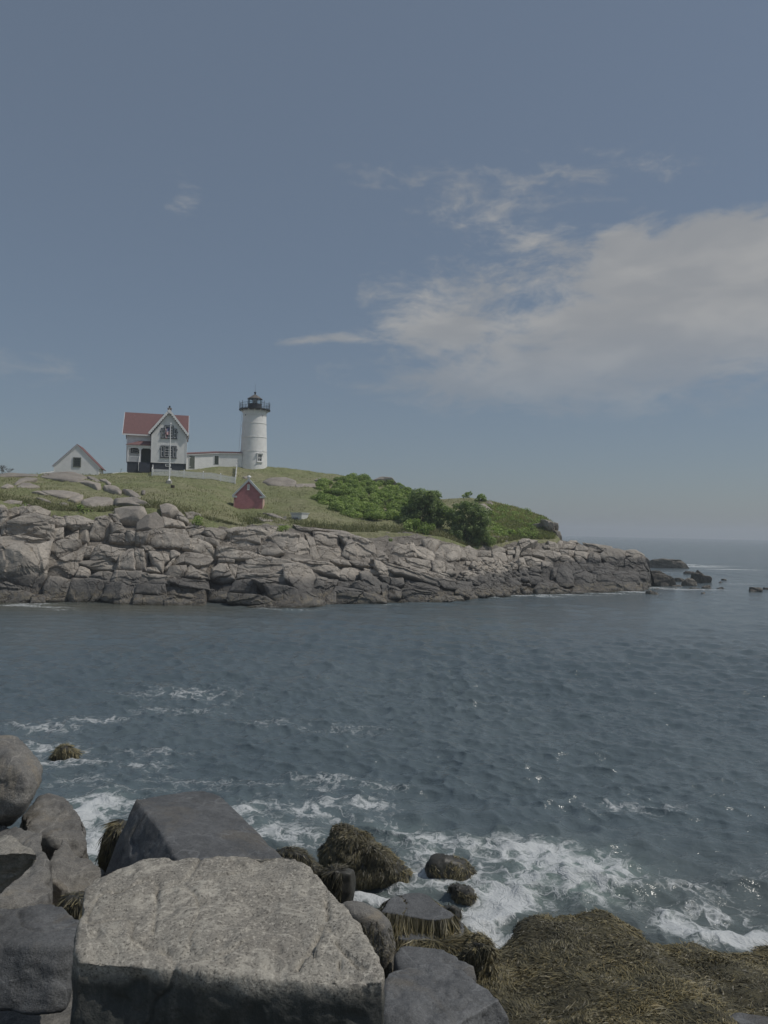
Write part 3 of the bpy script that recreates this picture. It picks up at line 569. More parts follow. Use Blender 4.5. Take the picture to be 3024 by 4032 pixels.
B_ = [[(320,400),(440,385),(540,395),(585,410),(610,470),(630,490),(540,520),(330,500),(275,495),(310,440)], [(450,440),(490,415),(540,435),(540,475),(455,460)], [(435,375),(490,355),(570,380),(580,410),(520,400)], [(580,380),(640,370),(700,400),(660,420),(600,440)],
 [(600,440),(660,420),(780,430),(850,480),(865,580),(800,585),(700,540),(640,480)], [(520,510),(560,490),(640,495),(685,540),(620,550),(540,545)], [(270,505),(330,505),(540,545),(560,555),(470,580),(350,580),(270,560)], [(890,410),(1000,420),(1050,450),(1040,500),(900,490)],
 [(1000,412),(1090,415),(1200,450),(1270,500),(1285,560),(1280,610),(1180,600),(1080,560),(1100,500),(1060,450)], [(900,500),(1040,500),(1080,560),(1040,580),(930,580)], [(830,430),(890,440),(900,500),(930,560),(920,590),(860,580),(860,500)], [(770,365),(860,380),(1100,405),(1190,435),(1000,418),(890,408),(800,395)],
 [(460,590),(600,570),(720,600),(800,620),(720,625),(560,615),(460,610)], [(385,630),(430,620),(680,620),(750,650),(700,680),(560,675),(400,670)], [(400,680),(560,680),(720,690),(700,740),(560,720),(400,710)], [(700,640),(780,620),(860,640),(900,700),(880,770),(860,800),(800,780),(710,730)],
 [(760,585),(860,590),(1000,620),(1060,660),(1050,700),(1000,690),(900,660),(800,620)], [(270,580),(370,575),(365,605),(300,605),(260,610)], [(225,650),(270,610),(320,615),(345,670),(370,720),(300,735),(210,700)], [(330,620),(390,620),(380,680),(370,715),(345,670)], [(870,790),(920,700),(1040,715),(1030,760),(980,840),(930,830)],
 [(1060,690),(1080,650),(1150,640),(1190,670),(1190,720),(1120,740),(1065,720)], [(1000,600),(1040,580),(1110,595),(1130,625),(1060,620)], [(1115,600),(1170,590),(1230,610),(1250,630),(1170,630)], [(380,720),(500,720),(510,800),(340,795),(360,740)], [(500,730),(560,725),(760,790),(790,850),(780,890),(720,890),(600,830),(580,780)],
 [(200,780),(340,800),(350,855),(200,855)], [(340,805),(560,830),(620,860),(600,885),(430,875),(340,860)], [(450,895),(560,880),(690,905),(680,925),(540,922)], [(795,810),(850,800),(960,850),(950,890),(830,900),(800,860)], [(1040,770),(1140,780),(1330,830),(1360,865),(1200,885),(1030,875)], [(1035,730),(1080,730),(1160,770),(1050,770)],
 [(970,840),(1030,770),(1030,875),(970,885)], [(1190,680),(1230,660),(1270,690),(1320,740),(1330,800),(1300,830),(1210,780)], [(1130,745),(1190,720),(1240,770),(1270,810),(1150,775)], [(1290,590),(1360,620),(1390,660),(1380,690),(1320,680),(1285,640)], [(1215,640),(1310,660),(1320,690),(1240,680)], [(1320,690),(1400,710),(1390,750),(1340,720)], [(1330,750),(1370,750),(1370,830),(1340,830)]]
C_ = [[(70,680),(200,710),(440,840),(700,900),(750,930),(740,970),(560,930),(300,870),(180,780),(65,760)], [(245,610),(300,540),(480,515),(500,560),(510,670),(400,660),(240,660)], [(510,560),(560,555),(690,600),(720,640),(710,710),(600,690),(500,660)], [(285,720),(330,680),(460,770),(470,840),(430,830),(330,760)],
 [(410,690),(530,690),(660,710),(680,760),(640,810),(470,770)], [(460,780),(480,775),(670,830),(660,900),(580,900),(460,850)], [(690,740),(740,710),(830,720),(840,830),(760,850),(700,820)], [(840,740),(920,750),(940,800),(850,820)], [(850,820),(910,800),(950,850),(900,870),(840,850)], [(590,520),(700,470),(790,490),(720,620),(620,590)],
 [(740,620),(800,540),(980,530),(1000,600),(990,690),(900,700),(750,680)], [(1000,590),(1100,550),(1180,610),(1180,700),(1100,700),(1010,690)], [(1190,600),(1330,600),(1345,665),(1190,660)], [(1180,680),(1350,680),(1360,750),(1180,740)], [(1350,600),(1420,560),(1500,590),(1480,620),(1360,630)], [(1350,660),(1400,620),(1490,620),(1510,690),(1480,750),(1370,730)],
 [(1515,600),(1600,595),(1590,640),(1520,640)], [(1515,565),(1605,565),(1600,590),(1520,590)], [(1510,660),(1570,640),(1570,720),(1520,720)], [(670,840),(780,840),(880,870),(900,910),(760,920),(680,890)], [(680,900),(780,930),(1110,930),(1100,980),(960,1030),(840,1010),(750,940)], [(400,920),(560,940),(720,965),(765,1000),(750,1060),(600,1030),(420,990)],
 [(245,900),(380,890),(390,970),(340,990),(250,970)], [(120,870),(160,865),(270,910),(240,970),(170,930)], [(215,870),(250,825),(295,840),(300,890),(230,890)], [(370,1060),(420,1040),(600,1045),(740,1080),(775,1165),(640,1185),(470,1180),(390,1110)], [(215,990),(330,1010),(370,1040),(350,1115),(220,1120)], [(960,1030),(1110,960),(1120,1060),(1000,1090),(950,1080)],
 [(1060,880),(1180,880),(1190,940),(1140,950),(1080,920)], [(1010,830),(1100,820),(1170,850),(1220,890),(1100,880),(1030,855)], [(1110,1010),(1200,1000),(1310,1030),(1300,1090),(1220,1100),(1130,1040)], [(1310,1010),(1430,1010),(1530,1060),(1540,1110),(1350,1125),(1300,1080)], [(1030,1080),(1160,1040),(1220,1090),(1220,1145),(1060,1150)], [(870,1100),(1000,1090),(1040,1150),(880,1160)],
 [(760,1080),(850,1080),(880,1140),(780,1160)], [(-40,900),(60,890),(160,940),(150,1060),(110,1090),(-40,1060)], [(160,950),(220,970),(210,1090),(150,1090)], [(-40,1050),(60,1060),(180,1110),(190,1170),(60,1180),(-40,1180)], [(70,760),(150,760),(250,820),(200,880),(120,850)], [(70,610),(150,600),(220,690),(80,680)], [(1520,1000),(1600,930),(1659,960),(1659,1060),(1580,1060)], [(1450,1000),(1500,1000),(1570,1060),(1480,1050)],
 [(1200,760),(1290,770),(1310,810),(1230,815)], [(1370,830),(1480,815),(1500,870),(1400,880)], [(1480,800),(1540,790),(1545,860),(1500,870)], [(1330,940),(1430,920),(1450,990),(1350,1000)], [(1190,890),(1290,880),(1300,960),(1210,960)], [(1060,720),(1110,715),(1120,755),(1070,760)], [(1250,960),(1330,950),(1340,1010),(1270,1015)]]
D_ = [[(60,560),(100,400),(160,340),(230,325),(290,340),(240,390),(130,440),(120,500),(80,570)], [(130,430),(230,400),(240,480),(130,475)], [(245,420),(350,430),(380,440),(370,500),(250,480)], [(350,440),(420,430),(530,450),(540,500),(480,530),(370,510)], [(165,510),(260,505),(355,530),(350,600),(210,600),(180,560)], [(110,520),(160,510),(200,600),(110,600)],
 [(210,600),(330,600),(340,650),(290,660),(220,640)], [(215,640),(320,670),(330,695),(230,680)], [(345,560),(430,550),(465,570),(430,740),(350,730)], [(110,610),(200,610),(215,690),(120,690)], [(190,690),(320,700),(355,740),(300,780),(220,770)], [(400,340),(490,350),(525,430),(430,430),(410,380)], [(360,380),(420,370),(430,410),(370,410)], [(500,340),(560,340),(550,400),(530,430),(510,400)],
 [(560,390),(640,350),(690,360),(680,410),(560,410)], [(600,355),(640,330),(700,330),(705,350)], [(690,390),(780,385),(815,430),(790,440),(690,430)], [(530,430),(620,425),(610,490),(550,480)], [(620,430),(680,430),(660,490),(620,490)], [(520,500),(570,475),(680,510),(680,560),(640,570),(540,530)], [(665,490),(740,490),(800,540),(790,570),(720,560)], [(680,445),(790,440),(820,460),(800,520),(760,500),(690,480)],
 [(640,570),(700,550),(740,600),(720,640),(660,620)], [(735,570),(850,575),(900,640),(810,640),(740,620)], [(825,470),(880,450),(940,490),(950,560),(900,575),(820,560)], [(940,490),(1000,450),(1130,420),(1190,440),(1185,570),(1110,590),(1010,560)], [(780,370),(900,385),(1040,385),(1060,415),(960,430),(830,440)], [(1190,450),(1310,440),(1390,490),(1390,580),(1320,600),(1300,530),(1190,540)],
 [(1190,530),(1290,500),(1320,560),(1280,620),(1200,610)], [(1390,490),(1450,540),(1450,640),(1400,600)], [(870,600),(1000,590),(1080,610),(1070,640),(910,640)], [(930,565),(1020,560),(1080,590),(1080,605),(940,595)], [(1220,640),(1330,650),(1340,700),(1300,690),(1220,660)], [(1340,640),(1420,650),(1420,730),(1350,720)], [(1250,610),(1380,590),(1420,640),(1300,640)],
 [(500,650),(540,570),(610,555),(670,620),(665,790),(600,810),(520,780),(490,740)], [(665,650),(800,650),(890,680),(880,780),(860,870),(760,870),(670,800)], [(890,660),(990,640),(1150,650),(1310,700),(1330,760),(1280,800),(1260,870),(1100,880),(900,860),(890,760)], [(1280,800),(1330,780),(1380,830),(1360,870),(1270,870)], [(1420,660),(1450,650),(1465,750),(1430,760)],
 [(270,830),(320,760),(400,780),(430,850),(390,885),(300,880)], [(340,750),(460,745),(520,800),(500,830),(420,830)], [(400,860),(500,830),(610,830),(630,875),(500,895)], [(640,880),(690,825),(740,830),(785,880)], [(0,740),(60,720),(170,830),(160,860),(50,850)], [(0,800),(40,840),(45,870),(0,875)], [(150,840),(200,825),(250,860),(230,890),(150,890)], [(440,640),(520,600),(500,700),(440,730)],
 [(380,225),(470,240),(490,330),(420,310)], [(475,235),(530,240),(543,280),(510,325),(490,320)], [(340,120),(430,120),(475,180),(470,240),(390,220)], [(440,150),(510,160),(515,200),(500,225),(475,200)], [(245,180),(340,150),(380,220),(300,230)], [(1330,720),(1400,740),(1450,760),(1460,790),(1390,800),(1340,760)], [(1380,800),(1440,820),(1410,850),(1370,830)]]
def cliff_rocks():
    k = 0
    for crop, lst in (('A', A_), ('B', B_), ('C', C_), ('D', D_)):
        for poly in lst:
            k += 1; rg = np.random.default_rng(1000 + k); s = src(crop, poly); cx, cy = s.mean(0)
            gz = cy < edge_of(cx)[0] - 4
            if gz and cx < 2206 and not (crop == 'D' and cx > 2120): D = np.array([ground_D(x, y) for x, y in s])
            elif crop == 'D' and cy < 2128: D = np.full(len(s), 101.5)
            else: D = cliff_D(s[:, 0], s[:, 1])
            D = .55 * D + .45 * D.mean(); P = at(s[:, 0], s[:, 1], D + rg.uniform(-.55, .35)); c = P.mean(0)
            P = c + (P - c) * 1.12
            w_, h_ = np.ptp(P[:, 0]), np.ptp(P[:, 2]); sz = min(w_, h_)
            view = CPOS - c; view[2] = 0; view /= np.linalg.norm(view)
            domed = crop == 'A' and 17 <= A_.index(poly) <= 21 if crop == 'A' else False
            nrm = view + np.array([0.10 * rg.normal(), 0, .55 if not domed else 1.0])
            o = poly_rock('rock_block', P, nrm, sz * rg.uniform(.34, .55), max(1.8, sz * 1.1), 500 + k, MAT['dome'] if domed else MAT['cliff'], CLIFF, facets=2 if domed else int(rg.integers(2, 5)), p=2.2 if domed else 5.0, rough=.035 if domed else .06, nb=60 if sz > 1.2 else 40, rings=13 if sz > 1.2 else 7, smooth=domed, blocky=None if domed else .25)
cliff_rocks()
OUT = [('F', [(630,370),(700,325),(850,325),(1090,330),(1220,370),(1280,400),(1180,440),(1160,480),(1060,460),(900,430),(760,400)]), ('F', [(1170,440),(1240,420),(1480,490),(1490,550),(1440,580),(1340,520),(1200,470)]), ('F', [(1290,380),(1360,390),(1560,490),(1480,480),(1330,420)]), ('F', [(1480,420),(1560,420),(1650,485),(1600,490)]),
 ('F', [(215,500),(290,430),(400,405),(550,405),(480,440),(390,460),(280,510),(240,520)]), ('F', [(250,530),(330,480),(420,475),(580,530),(400,545),(270,545)]), ('F', [(10,530),(110,485),(200,520),(100,545)]), ('F', [(620,590),(800,585),(960,600),(1180,640),(1060,670),(980,690),(880,680),(740,640)]), ('F', [(480,600),(560,590),(720,640),(640,630)]),
 ('F', [(1020,720),(1100,670),(1230,655),(1220,720),(1120,750)]), ('F', [(880,780),(960,770),(1090,840),(1080,860),(950,850)]), ('F', [(20,770),(160,725),(320,740),(300,770),(140,790),(60,810)]), ('F', [(540,690),(640,700),(760,760),(640,740)]), ('F', [(0,350),(160,320),(300,330),(540,340),(520,370),(300,370),(0,380)]), ('F', [(1540,520),(1640,520),(1800,600),(1780,650),(1620,590)]),
 ('A', [(755,400),(830,395),(880,440),(830,450),(770,430)]), ('A', [(890,430),(960,440),(1040,500),(960,480)]), ('A', [(1030,430),(1055,433),(1052,455),(1030,455)]), ('B', [(560,85),(600,65),(700,60),(765,80),(760,110),(680,115),(600,105)]), ('B', [(770,100),(900,98),(890,115),(780,118)]), ('B', [(895,70),(930,60),(985,80),(960,92)]),
 ('K', [(440,95),(500,70),(570,76),(600,112),(540,118)]), ('B', [(495,320),(540,315),(620,335),(560,342)]), ('B', [(560,290),(620,295),(720,340),(640,322)]), ('K', [(1100,265),(1170,250),(1230,290),(1220,320),(1150,300)]), ('K', [(1180,230),(1210,222),(1232,245),(1225,262)]), ('K', [(1225,455),(1330,460),(1320,490),(1230,480)]), ('S', [(957,1880),(985,1876),(992,1884),(965,1888)])]
def outcrops():
    for k, (crop, poly) in enumerate(OUT):
        s = src(crop, poly); D = np.array([ground_D(x, y) for x, y in s]); D = .75 * D + .25 * D.mean(); P = at(s[:, 0], s[:, 1], D); c = P.mean(0); P = c + (P - c) * 1.12
        view = CPOS - c; view[2] = 0; view /= np.linalg.norm(view); sz = np.ptp(P[:, 2])
        poly_rock('granite_outcrop', P + np.array([0, 0, .05]), view * .45 + np.array([0, 0, 1.0]), max(.2, min(.7, .26 * sz + .08)), 1.2, 900 + k, MAT['dome'], GROUND, facets=3, p=2.2, rough=.03, nb=40, rings=8, top_slope=.3)
outcrops()
def rubble():
    """small stones of the cobble beach, too many to tell apart"""
    rg = np.random.default_rng(77); ico = bmesh.new(); bmesh.ops.create_icosphere(ico, subdivisions=1, radius=1.0); iv = np.array([v.co[:] for v in ico.verts]); jf = np.array([[v.index for v in f.verts] for f in ico.faces]); ico.free()
    VV, FF = [], []; n = 0
    for k in range(1500):
        px = rg.uniform(1800, 2090); py = rg.uniform(2205, 2345) if px > 1850 else rg.uniform(2250, 2350)
        if rg.random() > np.exp(-((px - 1950) / 90) ** 2): continue
        r_ = rg.uniform(.10, .34) * (1.6 if rg.random() < .12 else 1); c = at(px, py, float(cliff_D(px, py)) + .05)
        v = iv * (1 + .28 * rg.normal(size=(len(iv), 1))) * np.array([1.25, 1, .75]) * r_; a = rg.uniform(0, 6.28); v = v @ np.array([[math.cos(a), -math.sin(a), 0], [math.sin(a), math.cos(a), 0], [0, 0, 1]]); VV.append(v + c); FF.append(jf + n); n += len(iv)
    o = make('cobbles', np.vstack(VV), np.vstack(FF), MAT['cliff'], CLIFF, False); tag(o, kind='stuff')
rubble()
EREF = {}
SEA_ROCKS = [('E', [(170,185),(240,160),(330,158),(450,170),(560,185),(610,205),(690,278),(560,282),(500,275),(300,272),(170,250)], 'long low tan rock ledge in the sea behind the headland', .9), ('E', [(195,300),(260,290),(330,310),(400,350),(500,410),(540,465),(460,500),(320,505),(205,460)], 'big smooth dark rock sloping into the sea at the end of the headland', 1.0),
 ('E', [(265,395),(350,420),(460,480),(440,510),(330,505)], 'flat slab leaning on the big smooth dark rock', .5), ('E', [(580,460),(660,395),(720,395),(770,450),(780,510),(690,510),(600,490)], 'squarish dark boulder in front of the pointed sea rock', .9), ('E', [(690,390),(790,290),(850,330),(960,410),(965,468),(860,460),(740,450)], 'tallest pointed dark rock standing in the sea off the headland', 1.0),
 ('E', [(600,330),(640,308),(750,312),(740,352),(610,358)], 'low pale rock just left of the pointed sea rock', .6), ('E', [(835,495),(930,475),(1005,540),(840,540)], 'wedge-shaped dark rock to the right of the squarish sea boulder', .7), ('E', [(1005,465),(1070,425),(1112,470)], 'small pointed rock right of the tallest sea rock', .6), ('E', [(1075,415),(1130,406),(1165,430),(1085,435)], 'flat rock behind the small pointed sea rock', .4),
 ('E', [(1020,520),(1090,502),(1200,545),(1060,542)], 'low dark rock awash, second from the lone far-right rocks', .4), ('E', [(825,580),(870,560),(912,595),(850,604)], 'tiny lone rock nearest the camera off the headland', .5), ('E', [(1425,505),(1560,508),(1595,530),(1592,580),(1430,566)], 'blocky lone rock at the right edge of the sea', .6), ('E', [(1590,528),(1680,518),(1760,520),(1760,556),(1600,556)], 'low rock cut by the right edge of the photo', .4),
 ('E', [(135,565),(200,548),(280,570),(322,608),(140,612)], 'dark wedge rock in the foam at the foot of the headland', .6), ('E', [(245,528),(300,512),(345,545),(260,552)], 'small dark rock beside the wedge rock in the foam', .4), ('E', [(465,525),(520,503),(558,536),(480,541)], 'small rounded rock below the long flat sea boulder', .5), ('E', [(500,400),(560,392),(620,400),(622,436),(540,452)], 'low block between the big smooth rock and the squarish sea boulder', .5),
 ('E', [(448,485),(560,468),(624,503),(500,512)], 'long flat boulder below the big smooth rock', .5), ('E', [(610,530),(680,513),(840,520),(842,547),(640,542)], 'thin low rock ledge awash below the squarish sea boulder', .35), ('E', [(198,468),(290,462),(302,497),(210,497)], 'low block at the foot of the big smooth rock', .5)]
def sea_rocks():
    for k, (crop, poly, lab, bl) in enumerate(SEA_ROCKS):
        s = src(crop, poly); yb = s[:, 1].max(); xb = s[s[:, 1].argmax(), 0]; D0 = float(onz(xb, yb, -.05)[1]); P = at(s[:, 0], s[:, 1], np.full(len(s), D0 + .8)); h = np.ptp(P[:, 2]); P[:, 2] = np.where(P[:, 2] < .25 * h, P[:, 2] - .5, P[:, 2])
        view = CPOS - P.mean(0); view[2] = 0; view /= np.linalg.norm(view); sz = min(np.ptp(P[:, 0]), h)
        o = poly_rock('sea_rock', P, view + np.array([.25, 0, .9]), max(.4, bl * sz * .6), max(1.0, sz * .9), 1300 + k, MAT['searock'], None, facets=4, p=3.2, rough=.09, nb=44, rings=9, smooth=False, blocky=.12, top_slope=1.3)
        tag(o, lab, 'rock', 'rocks in the sea off the headland')
sea_rocks()

# ================================================================== keeper's house
GX = lambda px, py, D: at(px, py, D)
def clapboards(parent, poly_fn, z0, z1, y, mat, pitch=.165, name='clapboards', y_sign=-1):
    """lapped boards over a wall: poly_fn(z) -> list of (x0,x1) spans at that height"""
    mb = MB(); z = z0
    while z < z1 - .02:
        zt = min(z + pitch, z1)
        lo, hi = poly_fn(z), poly_fn(zt)
        for (a0, a1), (b0, b1) in zip(lo, hi):
            if a1 - a0 < .05: continue
            mb.add([(a0, y + y_sign * .03, z), (a1, y + y_sign * .03, z), (b1, y + y_sign * .004, zt), (b0, y + y_sign * .004, zt), (a0, y, z), (a1, y, z)], [(0, 1, 2, 3), (4, 5, 1, 0)])
        z = zt
    o = mb.build(name, mat, parent); tag(o, kind='stuff'); return o
def sash_window(parent, x0, x1, z0, z1, y, rows=2, cols=1, trim=.10, surround='navy', bar=.035, mid=.05, sash='white2'):
    """surround standing proud of the wall, with sash, panes and bars as sub-parts"""
    m = MB(); t = trim
    for a in ((x0 - t, x0, z0 - t, z1 + t), (x1, x1 + t, z0 - t, z1 + t), (x0, x1, z1, z1 + t), (x0, x1, z0 - t, z0)): m.box(a[0], a[1], y - .09, y + .02, a[2], a[3])
    win = m.build('window', MAT[surround], parent)
    s = MB(); e = .055
    for a in ((x0, x0 + e, z0, z1), (x1 - e, x1, z0, z1), (x0 + e, x1 - e, z1 - e, z1), (x0 + e, x1 - e, z0, z0 + e)): s.box(a[0], a[1], y - .06, y + .015, a[2], a[3])
    s.build('sash', MAT[sash], win)
    X = np.linspace(x0 + e, x1 - e, cols + 1); Z = np.linspace(z0 + e, z1 - e, rows + 1)
    for i in range(cols):
        for j in range(rows): MB().box(X[i] + .004, X[i + 1] - .004, y - .038, y - .030, Z[j] + .004, Z[j + 1] - .004).build('pane', MAT['pane'], win)
    for i in range(1, cols): MB().box(X[i] - bar / 2, X[i] + bar / 2, y - .055, y - .034, z0 + e, z1 - e).build('glazing_bar', MAT[sash], win)
    for j in range(1, rows): MB().box(x0 + e, x1 - e, y - .057, y - .033, Z[j] - mid / 2, Z[j] + mid / 2).build('glazing_bar', MAT[sash], win)
    return win
def build_house():
    a = R(15); h = empty('keepers_house', at(600, 1855, 114), a); h.location.z = 15.4
    tag(h, 'white clapboard house with red gabled roofs and a corner porch', 'house')
    Z0 = 0.0; FT = 1.44; EV = 5.9; AP = 9.72; RD = 9.58      # base, foundation top, eave, gable apex, main ridge
    x0, x1 = -.19, 4.88; xc = 2.30
    # walls
    MB().prism([(x0, FT), (x1, FT), (x1, EV), (xc, AP - .42), (x0, EV)], 0.0, 3.0).build('gable_wall', MAT['white'], h)
    gab = lambda z: [(x0 + max(0, (z - EV)) / (AP - .42 - EV) * (xc - x0), x1 - max(0, (z - EV)) / (AP - .42 - EV) * (x1 - xc))]
    clapboards(h, gab, FT, AP - .5, -.006, MAT['white'])
    MB().prismx([(1.9, FT), (8.0, FT), (8.0, EV), (4.95, RD - .2), (1.9, EV)], -3.95, 4.83).build('main_wall', MAT['white'], h)
    clapboards(h, lambda z: [(-3.93, x0 - .01)], FT, EV - .05, 1.895, MAT['white'])
    for xx in (x0, x1): MB().box(xx - .09, xx + .09, -.055, .06, FT, EV - .1).build('corner_board', MAT['white2'], h)
    MB().box(-4.02, -3.86, 1.84, 1.95, FT, EV - .1).build('corner_board', MAT['white2'], h)
    # foundation
    MB().box(x0 + .06, x1 - .06, .08, 2.9, -1.2, FT + .02).build('foundation', MAT['navy'], h)
    MB().box(-3.85, x0 + .05, 1.95, 7.9, -1.2, FT + .015).build('foundation', MAT['navy'], h)
    bw = MB()
    for b in ((1.90, 1.99, .92, 1.30), (2.63, 2.72, .92, 1.30), (1.99, 2.63, 1.22, 1.30), (1.99, 2.63, .92, 1.0)): bw.box(b[0], b[1], .02, .10, b[2], b[3])
    bwo = bw.build('basement_window', MAT['white2'], h); MB().box(1.99, 2.63, .055, .075, 1.0, 1.22).build('pane', MAT['pane'], bwo)
    # main roof: two slabs
    t = .13; f0, zf = 1.45, EV - .12; yr = 4.95
    ro = MB().prismx([(f0, zf), (yr, RD), (yr, RD + t), (f0 - .03, zf + t)], -4.62, 5.25)
    ro.prismx([(yr, RD), (8.45, zf), (8.48, zf + t), (yr, RD + t)], -4.62, 5.25)
    roof = ro.build('roof', MAT['red'], h)
    MB().box(-4.66, x0 - .35, f0 - .06, f0 + .02, zf - .12, zf + .09).build('fascia', MAT['white2'], h)
    MB().box(-4.6, x0 - .3, f0 + .03, 1.89, zf - .06, zf - .02).build('soffit', MAT['white2'], h)
    for sx in (-4.66, 5.24): MB().prismx([(f0, zf - .05), (yr, RD - .05), (yr, RD + t + .012), (f0 - .03, zf + t + .012)], sx, sx + .045).build('rake_board', MAT['white2'], h)
    # gable roof over the wing
    gl, gr, ge = -.72, 5.30, EV - .02
    g = MB().prism([(gl, ge), (gl - .05, ge + .11), (xc, AP + .13), (xc, AP)], -.42, 4.6); g.prism([(gr, ge), (xc, AP), (xc, AP + .13), (gr + .05, ge + .11)], -.42, 4.6)
    g.build('gable_roof', MAT['red'], h)
    # scalloped bargeboards
    def barge(xa, za, xb, zb, n=13):
        mb = MB(); N = n * 8; top = []; bot = []
        d = Vector((xb - xa, 0, zb - za)); L = d.length; d.normalize(); nn = Vector((-d.z, 0, d.x))
        if nn.z > 0: nn = -nn
        for i in range(N + 1):
            s = i / N; p = Vector((xa, 0, za)) + d * (L * s); top.append(p + Vector((0, 0, .13))); bot.append(p + nn * (.17 + .13 * abs(math.sin(math.pi * n * s))))
        vs = [];
        for yy in (-.47, -.42):
            vs += [(p.x, yy, p.z) for p in top] + [(p.x, yy, p.z) for p in bot]
        m_ = N + 1; fs = []
        for i in range(N):
            fs += [(i, i + 1, m_ + i + 1, m_ + i), (2 * m_ + i + 1, 2 * m_ + i, 3 * m_ + i, 3 * m_ + i + 1), (m_ + i, m_ + i + 1, 3 * m_ + i + 1, 3 * m_ + i), (i, 2 * m_ + i, 2 * m_ + i + 1, i + 1)]
        mb.add(vs, fs).build('bargeboard', MAT['white2'], h)
    barge(gl - .04, ge - .02, xc, AP); barge(gr + .04, ge - .02, xc, AP)
    MB().prism([(xc - .28, AP - .24), (xc, AP - .02), (xc + .28, AP - .24), (xc, AP - .62)], -.50, -.475).build('gable_ornament', MAT['white2'], h)
    # stepped triple window above, triple window below
    def triple(zb, ztm, zts, cw=.58, sw=.30, name=None):
        c = xc + .02; y = -.03
        for (a, b, zt) in ((c - cw, c + cw, ztm), (c - cw - .20 - sw, c - cw - .16, zts), (c + cw + .16, c + cw + .20 + sw, zts)):
            sash_window(h, a, b, zb, zt, y, rows=2 if b - a < .5 else 4, cols=1 if b - a < .5 else 2, trim=.11)
        MB().box(c - cw - sw - .38, c + cw + sw + .38, y - .16, y, zb - .17, zb - .10).build('window_sill', MAT['navy'], h)
        for s_ in (-1, 1): MB().box(c + s_ * (cw + sw + .40) - .05, c + s_ * (cw + sw + .40) + .05, y - .14, y, zts - .55, zts - .38).build('window_bracket', MAT['navy'], h)
    triple(5.40, 7.18, 6.72); triple(2.38, 4.02, 4.02)
    # porch in the corner
    px0, px1, py0 = -3.8, x0 - .02, .30
    porch = MB().box(px0, px1, py0, 1.88, FT - .12, FT).build('porch', MAT['navy'], h)
    MB().box(px0 + .05, -2.02, py0 + .06, 1.86, -1.2, FT - .12).build('foundation', MAT['navy'], porch)
    for x in (px0 + .14, -1.90): MB().box(x - .09, x + .09, py0 + .02, py0 + .20, FT, 3.78).build('post', MAT['white2'], porch)
    for (xa, xb) in ((px0 + .23, -1.99), (-1.81, px1)):
        mb = MB(); n = 14; w_ = (xb - xa); zz = 3.80
        poly = [(xa, zz), (xb, zz), (xb, 3.10), (xb - .09, 3.38), (xb - .30, 3.60), (xa + .30, 3.60), (xa + .09, 3.38), (xa, 3.10)]
        mb.prism(poly[::-1], py0 + .07, py0 + .15); mb.build('spandrel', MAT['white2'], porch)
    MB().box(px0 - .08, px1, py0 - .05, py0 + .25, 3.80, 4.10).build('porch_beam', MAT['white2'], porch)
    MB().add([(px0 - .2, py0 - .18, 4.10), (px1, py0 - .18, 4.10), (px1, 1.88, 4.92), (-2.05, 1.88, 4.90), (px0 - .2, 1.88, 4.12), (px0 - .2, py0 - .18, 4.02), (px1, py0 - .18, 4.02)], [(0, 1, 2, 3), (0, 3, 4), (5, 6, 1, 0)]).build('porch_roof', MAT['red'], porch)
    rl = MB().box(px0 + .23, -1.99, py0 + .08, py0 + .14, FT + .82, FT + .90).box(px0 + .23, -1.99, py0 + .08, py0 + .14, FT + .08, FT + .15).build('railing', MAT['white2'], porch)
    for k in range(15):
        x = px0 + .32 + k * .104; MB().box(x - .018, x + .018, py0 + .095, py0 + .125, FT + .15, FT + .82).build('baluster', MAT['white2'], porch)
    for k in range(6):
        MB().box(-1.98, -.36, py0 - .12 - .26 * (5 - k), py0 + .02, -.25 + k * .27, FT - .04 - .27 * (5 - k)).build('step', MAT['navy'], porch)
    hr = MB()
    for xx in (-1.99,):
        hr.bar((xx, py0 - 1.45, .0), (xx, py0 - 1.45, .95), .025).bar((xx, py0 - .02, 1.44), (xx, py0 - .02, 2.35), .025).bar((xx, py0 - 1.45, .95), (xx, py0 - .02, 2.35), .022)
    hr.build('handrail', MAT['white2'], porch)
    d = MB().box(-1.68, -.50, 1.80, 1.87, FT, 3.85).build('door', MAT['green'], h)
    for (a, b, c, e) in ((-1.58, -1.14, FT + .2, FT + 1.0), (-1.04, -.60, FT + .2, FT + 1.0), (-1.58, -1.14, FT + 1.15, FT + 1.95), (-1.04, -.60, FT + 1.15, FT + 1.95)): MB().box(a, b, 1.775, 1.80, c, e).build('door_panel', MAT['green'], d)
    MB().box(-1.80, -1.68, 1.78, 1.88, FT, 3.97).box(-.50, -.38, 1.78, 1.88, FT, 3.97).box(-1.68, -.50, 1.78, 1.88, 3.85, 3.97).build('door_frame', MAT['navy'], d)
    sash_window(h, -3.2, -2.24, 3.05, 3.80, 1.86, rows=2, cols=1, trim=.12, sash='white2')
    # chimney, gutter pipes, brackets
    ch = MB().box(1.92, 2.48, 4.5, 5.1, 9.2, 10.62).build('chimney', MAT['brick'], h)
    MB().box(1.86, 2.54, 4.44, 5.16, 10.62, 10.74).build('chimney_cap', MAT['concrete'], ch); MB().lathe([(.13, 10.74), (.15, 10.95), (.11, 11.1)], 12, 2.2, 4.8).build('chimney_pot', MAT['black'], ch)
    MB().bar((x0 - .16, -.05, EV - .1), (x0 - .16, -.05, 4.1), .05).build('downpipe', MAT['navy'], h)
    MB().bar((x1 + .38, -.3, EV - .1), (x1 + .14, -.06, EV - .75), .05).bar((x1 + .14, -.06, EV - .75), (x1 + .14, -.06, .9), .05).build('downpipe', MAT['white2'], h)
    MB().bar((-.05, 2.7, 7.1), (-.05, 2.7, 7.75), .06).build('vent_pipe', MAT['red'], h)
